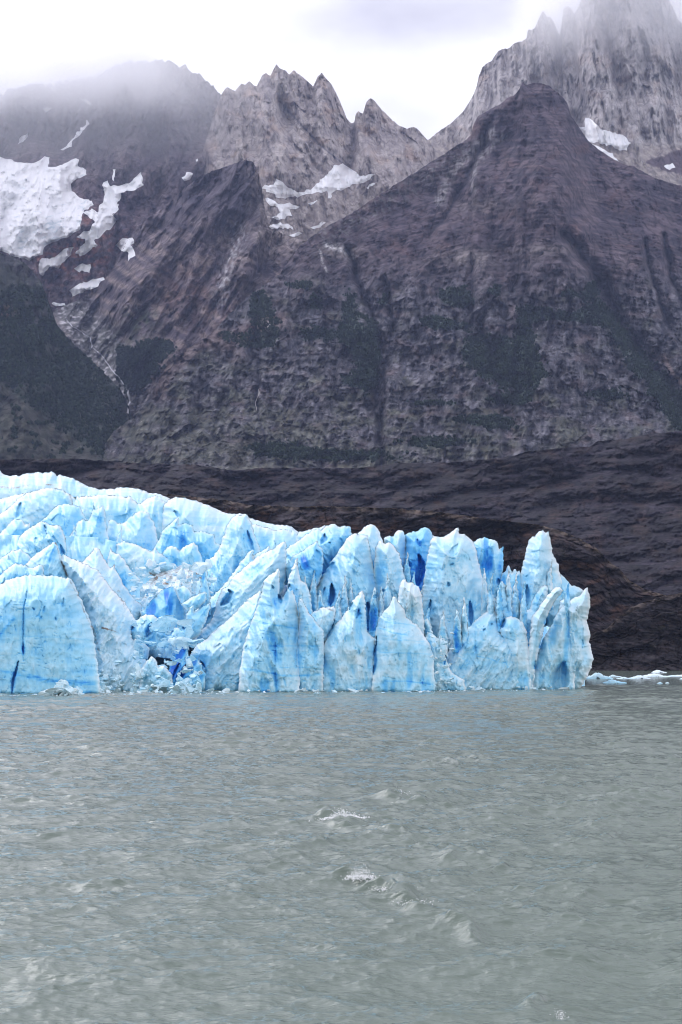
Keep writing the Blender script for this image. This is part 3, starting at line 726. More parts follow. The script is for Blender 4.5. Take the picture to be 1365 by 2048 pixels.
# ------------------------------------------------------------------ stream and thin falls
def ribbon(name, layers_, pts, w, label, cat, seed, col=(.62, .62, .64)):
    P = roughen(pts, 4, 1.1, seed, closed=False)
    n = len(P); depth = lambda x, y: np.minimum.reduce([np.where((y >= l.ptop(x) - 1), l.Y(x, y), 1e9) for l in layers_])
    ww = w * (.6 + .6 * np.abs(pn(np.arange(n) / 4., np.zeros(n), seed)) * 2)
    vs_ = []
    for k in (-1, 0, 1):
        x = P[:, 0] + k * ww * .5; y = P[:, 1] + k * ww * .12
        vs_.append(W(x, y, depth(x, y) - 9 - (2.5 if k == 0 else 0)))
    for k in (1, -1):
        x = P[:, 0] + k * ww * .5; y = P[:, 1]
        vs_.append(W(x, y, depth(x, y) + 12))
    V = np.stack(vs_, 0)
    V = np.concatenate([V, V[:1]], 0)
    q = grid_quads(n, 6)
    o = make_mesh(name, V.reshape(-1, 3), q, M_SNOW, cols={'tint': np.tile(np.array(col), (6 * n, 1))})
    tag(o, label, cat)
    return o
ribbon('stream', [layer1, layer5, layer6], [(132, 640), (150, 655), (168, 668), (180, 675), (186, 695), (205, 712), (218, 732), (232, 748), (245, 765), (256, 782), (260, 800), (256, 826)], 3.2, 'white mountain stream tumbling down the ravine beside the forested bluff', 'stream', 3, (.75, .75, .78))
ribbon('stream', [layer4], [(536, 640), (540, 650), (535, 658)], 2.2, 'tiny pale trickle among dark trees at left of the dark mountain', 'stream', 5, (.5, .45, .43))
ribbon('stream', [layer4], [(521, 775), (517, 790), (512, 805), (513, 820)], 1.8, 'short pale trickle low on the grassy cliff of the dark mountain', 'stream', 6, (.45, .42, .4))

# ------------------------------------------------------------------ woods on the slopes: small crowns, one mass per slope
def wood(name, layer, mask, x0, x1, y0, y1, n, size, label, seed):
    r = np.random.default_rng(seed)
    P = np.stack([r.uniform(x0, x1, n), r.uniform(y0, y1, n)], -1)
    keep = (mask(P[:, 0], P[:, 1]) > r.uniform(.25, .9, n)) & (P[:, 1] > layer.ptop(P[:, 0]) + 2) & (P[:, 1] < layer.pbot(P[:, 0]) - 5)
    P = P[keep]; m = len(P)
    Yd = layer.Y(P[:, 0], P[:, 1]); base = W(P[:, 0], P[:, 1], Yd)
    h = size * r.uniform(.5, 1.5, m); wd = h * r.uniform(.35, .6, m)
    V = []; ang = np.arange(5) / 5 * 2 * np.pi
    for (fz, fr) in ((-.25, .5), (.3, 1.0)):
        jit = r.uniform(.6, 1.4, (m, 5))
        V.append(np.stack([base[:, None, 0] + np.cos(ang) * (wd * fr)[:, None] * jit, base[:, None, 1] - .3 * size + np.sin(ang) * (wd * fr)[:, None] * jit, (base[:, 2] + fz * h)[:, None] + r.uniform(-.1, .1, (m, 5)) * h[:, None]], -1))
    V = np.concatenate(V, 1)
    tip = base[:, None, :].copy(); tip[:, 0, 1] -= .3 * size; tip[:, 0, 2] += h * .9
    V = np.concatenate([V, tip], 1)
    q = [(a, (a + 1) % 5, 5 + (a + 1) % 5, 5 + a) for a in range(5)]; t = [(5 + a, 5 + (a + 1) % 5, 10) for a in range(5)]
    off = (np.arange(m) * 11)[:, None, None]
    Q = (np.array(q)[None] + off).reshape(-1, 4); T = (np.array(t)[None] + off).reshape(-1, 3)
    c = mixc((.007, .016, .010), (.026, .042, .024), r.uniform(0, 1, m) ** 1.5)
    c = np.repeat(c, 11, 0)
    o = make_mesh(name, V.reshape(-1, 3), Q, M_TREE, cols={'tint': c}, smooth=False, tris=T)
    tag(o, label, 'wood', kind='stuff')
    return o
wood('forest', layer6, veg6, -420, 290, 540, 930, 30000, 6, 'dark green forest covering the bluff at the left', 71)
wood('forest', layer5, veg5, 200, 380, 640, 830, 9000, 6, 'dark wood in the ravine right of the stream', 73)
wood('forest', layer4, veg4, 350, 1600, 530, 930, 90000, 5, 'scattered dark scrub and woods on the ledges of the big dark mountain', 75)

# ------------------------------------------------------------------ glacier
glacier = bpy.data.objects.new('glacier', None); COL.objects.link(glacier)
glacier.location = (0, 0, 0)
tag(glacier, 'pale blue glacier front of jagged ice blades ending in the grey lake', 'glacier')

# narrow slots and holes: (polyline, half width px, depth m, blue)
SLOTS = [
 ([(495, 1062), (498, 1080), (506, 1100)], 4.5, 5, .75), ([(90, 1050), (92, 1066)], 3.5, 3, .55), ([(121, 1090), (128, 1112)], 3, 4, .7),
 ([(55, 1180), (48, 1215), (47, 1260), (46, 1310)], 1.1, 2.5, .75), ([(47, 1285), (47, 1308)], 1.8, 3, 1), ([(37, 1322), (33, 1340), (26, 1362), (24, 1388)], 2.2, 4, .95),
 ([(128, 1196), (126, 1214)], 1.5, 2, .6), ([(90, 1212), (87, 1224)], 1.2, 1.5, .6), ([(67, 1216), (69, 1220)], 1.8, 1.5, .6), ([(111, 1235), (112, 1240)], 1.3, 1.5, .6), ([(84, 1232), (83, 1240)], 1.1, 1.2, .5),
 ([(348, 1022), (354, 1026), (358, 1034)], 2.6, 4, .7),
 ([(303, 1246), (300, 1262), (293, 1274)], 6, 5, .72), ([(268, 1250), (262, 1260)], 3, 3, .7), ([(345, 1262), (332, 1268)], 7, 5, .8), ([(366, 1254), (370, 1260)], 3, 3, .75),
 ([(458, 1180), (463, 1186), (455, 1200), (442, 1210)], 6.5, 7, .78), ([(432, 1345), (440, 1352)], 1, 1, .6),
 ([(374, 1328), (366, 1345), (352, 1362)], 4.5, 6, 1.0), ([(360, 1325), (346, 1355)], 2.5, 4, .85), ([(392, 1352), (400, 1362)], 2, 4, .9), ([(402, 1322), (412, 1336)], 1.8, 4, .85),
 ([(557, 1190), (562, 1206)], 4.5, 5, .92), ([(580, 1168), (582, 1182)], 4, 5, .85), ([(545, 1172), (547, 1178)], 2, 2, .55),
 ([(594, 1252), (591, 1285)], 1.3, 2, .8), ([(593, 1300), (593, 1335)], 1.1, 1.5, .7), ([(551, 1286), (551, 1330), (553, 1388)], 1.0, 1.5, .6), ([(495, 1290), (491, 1300)], 1.6, 1.5, .75), ([(485, 1281), (482, 1285)], 1.5, 1.2, .6), ([(526, 1274), (525, 1278)], 1.2, 1, .55),
 ([(650, 1068), (650, 1078), (643, 1086)], 4.5, 5, .72), ([(660, 1084), (660, 1087)], 2.2, 2.5, .7), ([(633, 1100), (640, 1120)], 6, 2.5, .55), ([(640, 1150), (655, 1140), (668, 1125)], 5, 4, .75), ([(629, 1140), (631, 1165)], 1.5, 2, .7),
 ([(664, 1168), (666, 1190), (660, 1212)], 5.5, 9, 1.0), ([(650, 1175), (648, 1190)], 2.5, 3, .7), ([(686, 1196), (684, 1204)], 2, 2, .7),
 ([(735, 1205), (742, 1225), (738, 1262)], 7, 8, .95), ([(754, 1272), (753, 1290), (750, 1305), (752, 1325), (747, 1350)], 2.6, 4, 1.0), ([(744, 1355), (744, 1372)], .9, 1.5, .6),
 ([(750, 1190), (752, 1196)], 4, 3, .8), ([(766, 1178), (768, 1184)], 3, 3, .8), ([(718, 1218), (713, 1236)], 3, 3, .8), ([(706, 1205), (700, 1220)], 3, 3, .75), ([(718, 1299), (719, 1307)], 1.2, 1.5, .85), ([(711, 1294), (712, 1298)], 1.0, 1.2, .8),
 ([(838, 1110), (843, 1130), (838, 1150), (835, 1172)], 8, 9, .86), ([(817, 1122), (822, 1135)], 3.5, 4, .75), ([(834, 1078), (842, 1092)], 3, 3, .65),
 ([(862, 1200), (861, 1212), (858, 1235)], 3.2, 4, .75), ([(896, 1165), (900, 1172)], 3, 2.5, .72), ([(902, 1130), (908, 1127)], 1.8, 1.5, .7),
 ([(940, 1202), (942, 1222), (943, 1250)], 4.2, 5, .85), ([(996, 1158), (999, 1170)], 4, 4, .75), ([(1055, 1170), (1056, 1210)], 5, 5, .65), ([(1010, 1238), (1004, 1255)], 4, 5, .75),
 ([(1095, 1235), (1090, 1250)], 4, 5, .85), ([(1086, 1275), (1083, 1288), (1079, 1296)], 2.8, 4, .95), ([(1071, 1322), (1069, 1338)], 1.6, 3, 1.0), ([(1067, 1345), (1063, 1376)], .9, 1.5, .55),
 ([(892, 1310), (889, 1330)], 1.8, 3, .95), ([(936, 1278), (931, 1300)], 1.3, 2, .65), ([(950, 1262), (952, 1300), (955, 1320)], 1.1, 1.5, .6), ([(1000, 1272), (1018, 1278), (1028, 1282)], 1.2, 1.5, .55), ([(1166, 1278), (1165, 1295)], 1.5, 2, .7),
 ([(1127, 1326), (1122, 1350), (1116, 1385)], 15, 7, .32), ([(670, 1240), (664, 1260), (655, 1275)], 3.2, 4, .72), ([(985, 1246), (982, 1250)], 2, 2, .6), ([(971, 1258), (969, 1262)], 2, 2, .6),
 ([(300, 1028), (310, 1034), (316, 1040)], .8, 1.2, .4), ([(252, 995), (258, 1018), (262, 1036)], 1.2, 1.6, .35), ([(275, 1008), (281, 1022)], 1.6, 2, .7), ([(157, 990), (156, 1012)], 1.3, 1.5, .5), ([(185, 1000), (186, 1012)], 1.1, 1.5, .5), ([(113, 952), (114, 968)], 1.6, 4, .6), ([(150, 958), (151, 972)], 1.2, 3, .55),
 ([(42, 1005), (36, 1030), (34, 1035)], 3.5, 3.5, .6), ([(10, 1005), (9, 1014)], 1.2, 2, .7),
]
# flatter darker bands of clear ice (no carving)
BANDS = [([(60, 1352), (90, 1360), (130, 1364), (188, 1366)], 4.5, .42), ([(150, 1385), (190, 1385)], 3, .4), ([(50, 1272), (120, 1275), (180, 1280)], 1.5, .12), ([(490, 1338), (520, 1342), (552, 1348)], 2.2, .38), ([(555, 1350), (590, 1352), (640, 1348)], 2.2, .34),
 ([(508, 1240), (550, 1250), (590, 1256)], 1.6, .34), ([(540, 1292), (640, 1292)], 1.4, .25), ([(560, 1335), (635, 1334)], 1.1, .25), ([(760, 1256), (790, 1266), (815, 1270)], 1.4, .4), ([(770, 1244), (800, 1246), (830, 1252)], 1.3, .22), ([(770, 1362), (820, 1363), (865, 1368)], 1.2, .38), ([(765, 1278), (870, 1284)], 1.2, .2), ([(760, 1304), (860, 1308)], 1.5, .2),
 ([(955, 1312), (975, 1316), (992, 1322)], 1.3, .35), ([(905, 1305), (935, 1322)], 1.2, .25), ([(1108, 1250), (1125, 1252)], 1.0, .3), ([(1098, 1290), (1105, 1320)], 1.0, .3), ([(0, 1340), (40, 1350), (60, 1352)], 3, .25), ([(0, 1270), (16, 1250), (28, 1238)], 3.5, .3)]
# dirt lines
DIRT = [([(112, 1086), (122, 1120), (135, 1150), (150, 1180), (170, 1225), (188, 1262), (197, 1300)], 4, .55), ([(190, 1120), (215, 1150), (235, 1180), (250, 1215)], 6, .30), ([(175, 1180), (200, 1230), (215, 1270)], 12, .26), ([(205, 1256), (222, 1260), (238, 1266)], 2.0, .5), ([(165, 1120), (150, 1110), (128, 1112)], 2, .2),
 ([(270, 1185), (310, 1155), (350, 1150), (385, 1150)], 24, .30), ([(300, 1146), (315, 1158)], 2.5, .5), ([(393, 1148), (402, 1156)], 4.5, .6), ([(315, 1170), (335, 1166)], 2.5, .45), ([(60, 1112), (85, 1098), (108, 1086)], 1.5, .4),
 ([(630, 1216), (648, 1214), (668, 1222)], 3.5, .5), ([(650, 1290), (648, 1310)], 2.5, .45), ([(812, 1190), (815, 1225), (825, 1243)], 5, .42), ([(878, 1318), (868, 1300)], 3, .3), ([(862, 1322), (862, 1300)], 3, .35), ([(870, 1190), (890, 1178), (910, 1172)], 1.5, .28),
 ([(0, 974), (30, 976), (60, 970)], 3, .40), ([(90, 969), (106, 970)], 2, .5), ([(395, 1252), (455, 1190)], 3, .16), ([(420, 1270), (470, 1245), (500, 1218)], 2.5, .2), ([(830, 1210), (820, 1180)], 3, .3),
 ([(320, 996), (340, 1002)], 3, .3), ([(230, 1330), (260, 1350)], 8, .15)]

def fin(name, poly, Y0, T, lean=.06, blue=.30, ang=0., seed=1, flute=1.0, wid=None, step=1.7, dirt=0.0, label=None, turn=0.0, ybase=1400, jag=1.0, dome=0.0):
    """one blade/tower of ice: traced outline, swelling towards the lake, with a real back"""
    P = np.array(poly, float)
    P = roughen(P, 3.0, .95 * jag, seed, keep_y=1376)
    x0, y0 = P.min(0) - step; x1, y1 = P.max(0) + step
    nx = int((x1 - x0) / step) + 2; ny = int((y1 - y0) / step) + 2
    gx, gy = np.meshgrid(x0 + np.arange(nx) * step, y0 + np.arange(ny) * step)
    ins = inside(gx, gy, P)
    d, qx, qy = polydist(gx, gy, P, True)
    # distance that ignores the foot of the block
    cxp, by = P[:, 0].mean(), P[:, 1].max()
    Q = P.copy(); Q[Q[:, 1] > by - 6] += (0, 60)
    d2, _, _ = polydist(gx, gy, Q, True)
    q = ins[:-1, :-1] | ins[1:, :-1] | ins[:-1, 1:] | ins[1:, 1:]
    ii, jj = np.nonzero(q)
    gx = np.where(ins, gx, qx); gy = np.where(ins, gy, qy); d2 = np.where(ins, d2, np.minimum(d2, 1.0)); d = np.where(ins, d, 0)
    w = (wid or max(10., .38 * min(x1 - x0, 1.4 * (y1 - y0)))) * (1.25 if T < 14.5 else 1.0)
    warpd = d2 * (1 + .35 * fbm(gx / 30, gy / 45, 3, seed + 70))
    t = np.clip(warpd / w, 0, 1)
    prof = (np.sqrt(np.clip(1 - (1 - t) ** 2, 0, 1)) * .30 + t * .70) if T < 14.5 else (np.sqrt(np.clip(1 - (1 - t) ** 2, 0, 1)) * .65 + t * .35)
    mpp = Y0 / F
    T = T * (1.25 if T < 14.5 else 1)
    ca, sa = math.cos(ang), math.sin(ang)
    u = gx * ca + gy * sa; v = -gx * sa + gy * ca      # v runs along the flutes
    wu = u + 5 * fbm(gx / 40, gy / 40, 3, seed + 90)
    fl = fb_px(wu, v, 40, 4, seed * 7 + 1, .8, 3.0, 2, .95)
    sm = fb_px(gx, gy, 46, 3, seed * 7 + 21, 1, 1.2, False, 1.0)
    fi = fb_px(gx, gy, 11, 4, seed * 7 + 31, 1, 1.3, 2, .75)
    # broken facets
    f1, f2, cid, cx_, cy_ = worley((u + 6 * fbm(gx / 22, gy / 22, 2, seed + 60)) / 24, v / 40, seed + 5)
    tilt = ((hash2((cid * 4096).astype(np.int64), 0, 1) - .5) * (u / 24 - cx_) + (hash2((cid * 4096).astype(np.int64), 0, 2) - .5) * (v / 40 - cy_)) * 15
    rel = (fl * .60 + sm * .18 + fi * .30) * flute + tilt * 1.1 * flute + (cid - .5) * 5 * flute
    tt = np.clip(t * 2.2, 0, 1)
    # towards the foot the blades grow together into one wall
    foot = sstep(by - 190, by - 20, gy) * (.85 if by > 1390 else .45)
    edge_d = (1 - prof) * (1 - foot)
    Yf = Y0 + T * edge_d + (by - gy) * mpp * lean * 10 * .1 * 6 * .2 + turn * (gx - cxp) * mpp + rel * mpp * (.25 + .75 * tt)
    Yf -= dome * T * np.clip((gy - y0) / max(by - y0, 1), 0, 1) ** .7
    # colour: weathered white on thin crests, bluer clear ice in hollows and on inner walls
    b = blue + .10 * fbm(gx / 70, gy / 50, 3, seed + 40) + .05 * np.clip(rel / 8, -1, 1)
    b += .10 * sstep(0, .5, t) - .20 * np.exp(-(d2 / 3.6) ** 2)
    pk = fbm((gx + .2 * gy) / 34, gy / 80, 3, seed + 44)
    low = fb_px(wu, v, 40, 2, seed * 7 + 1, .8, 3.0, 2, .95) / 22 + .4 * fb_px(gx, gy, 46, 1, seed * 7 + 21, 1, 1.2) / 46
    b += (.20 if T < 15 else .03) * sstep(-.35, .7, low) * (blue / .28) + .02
    # hairline fractures, steep ones and a few along the layers
    wxx = gx + 7 * fbm(gx / 26, gy / 26, 3, seed + 101); wyy = gy + 7 * fbm(gx / 26, gy / 26, 3, seed + 103)
    cr1 = np.exp(-(pn((wxx + .15 * wyy) / 13, wyy / 60, seed + 105) / .035) ** 2) * sstep(.0, .35, fbm(gx / 30, gy / 30, 2, seed + 106))
    cr2 = np.exp(-(pn(wxx / 60, (wyy - .1 * wxx) / 9, seed + 107) / .04) ** 2) * sstep(.0, .35, fbm(gx / 30, gy / 24, 2, seed + 108))
    ck_ = np.maximum(cr1, cr2) * (.4 + .6 * sstep(0, 1, t))
    b = b + .22 * ck_
    carve = ck_ * .35
    for pts, sw, sd, sb in SLOTS:
        pp = np.array(pts)
        if pp[:, 0].max() < x0 - 10 or pp[:, 0].min() > x1 + 10 or pp[:, 1].max() < y0 - 10 or pp[:, 1].min() > y1 + 10: continue
        sdst, bx, by_ = polydist(gx + .9 * pn(gx / 6, gy / 6, 3), gy + .9 * pn(gx / 6, gy / 6, 4), pts)
        # lens-shaped opening: pinched at both ends, widest below the middle
        seg = np.hypot(np.diff(pp[:, 0]), np.diff(pp[:, 1])); tot = seg.sum(); acc = np.concatenate([[0], np.cumsum(seg)])
        par = np.zeros(gx.shape); bestd = np.full(gx.shape, 1e9)
        for si in range(len(pp) - 1):
            vx, vy = pp[si + 1] - pp[si]; tt_ = np.clip(((bx - pp[si, 0]) * vx + (by_ - pp[si, 1]) * vy) / (vx * vx + vy * vy + 1e-9), 0, 1)
            dd_ = np.hypot(bx - pp[si, 0] - tt_ * vx, by_ - pp[si, 1] - tt_ * vy)
            mm = dd_ < bestd; bestd = np.where(mm, dd_, bestd); par = np.where(mm, (acc[si] + tt_ * seg[si]) / tot, par)
        wv = sw * (.25 + .95 * np.sin(np.pi * par ** 1.25) ** .7)
        m = 1 - sstep(wv * .45, wv * 1.25, sdst)
        carve = np.maximum(carve, m * sd * (.8 if sw > 1.6 else .45))
        halo = np.exp(-(sdst / (wv * 2.6 + 1.5)) ** 2) * .20 * sb
        sbb = sb * (.50 + .22 * par)
        b = np.maximum(b + halo, b + (sbb - b) * m)
    Yf = Yf + carve
    wl0 = HY + CAMZ * F / Y0
    Yf = Yf + 1.1 * np.exp(-((gy - wl0 - 1) / 3.2) ** 2) * (.4 + .9 * fbm(gx / 25, gx * 0, 3, seed + 80))
    for pts, sw, sb in BANDS:
        sdst, _, _ = polydist(gx, gy + 1.6 * fbm(gx / 18, gy / 18, 3, 8), pts)
        b = b + sb * np.exp(-(sdst / sw) ** 2) * (.6 + .8 * fbm(gx / 20, gy / 3, 3, 9))
    dd = dirt + 0 * gx
    for pts, sw, sb in DIRT:
        sdst, _, _ = polydist(gx, gy, pts)
        dd = dd + sb * np.exp(-(sdst / sw) ** 2) * (.9 + .8 * fbm(gx / 9, gy / 9, 3, 10))
    # waterline melt notch, wet and a little clearer
    b = b + .10 * np.exp(-((gy - (HY + CAMZ * F / Y0)) / 5) ** 2)
    Yb = Y0 + T * (1 + prof * .9) + (by - gy) * mpp * lean * 1.2 + rel[::-1, ::-1] * mpp * .6
    Yb = np.maximum(Yb, Yf + .25)
    Yb = np.where(d < .05, Yf + .05, Yb)
    front = W(gx, gy, Yf); back = W(gx, gy, Yb)
    used = np.zeros((ny, nx), bool)
    for a, c in ((0, 0), (1, 0), (0, 1), (1, 1)): used[ii + a, jj + c] = True
    idx = -np.ones((ny, nx), int); n = used.sum(); idx[used] = np.arange(n)
    fq = np.stack([idx[ii, jj], idx[ii + 1, jj], idx[ii + 1, jj + 1], idx[ii, jj + 1]], -1)
    vv = np.concatenate([front[used], back[used]])
    at = np.concatenate([b[used], b[used]]); dt = np.concatenate([dd[used], dd[used]])
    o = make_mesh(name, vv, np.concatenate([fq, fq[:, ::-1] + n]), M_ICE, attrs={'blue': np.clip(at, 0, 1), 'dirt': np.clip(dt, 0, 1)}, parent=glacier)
    if label: o['label'] = label
    return o

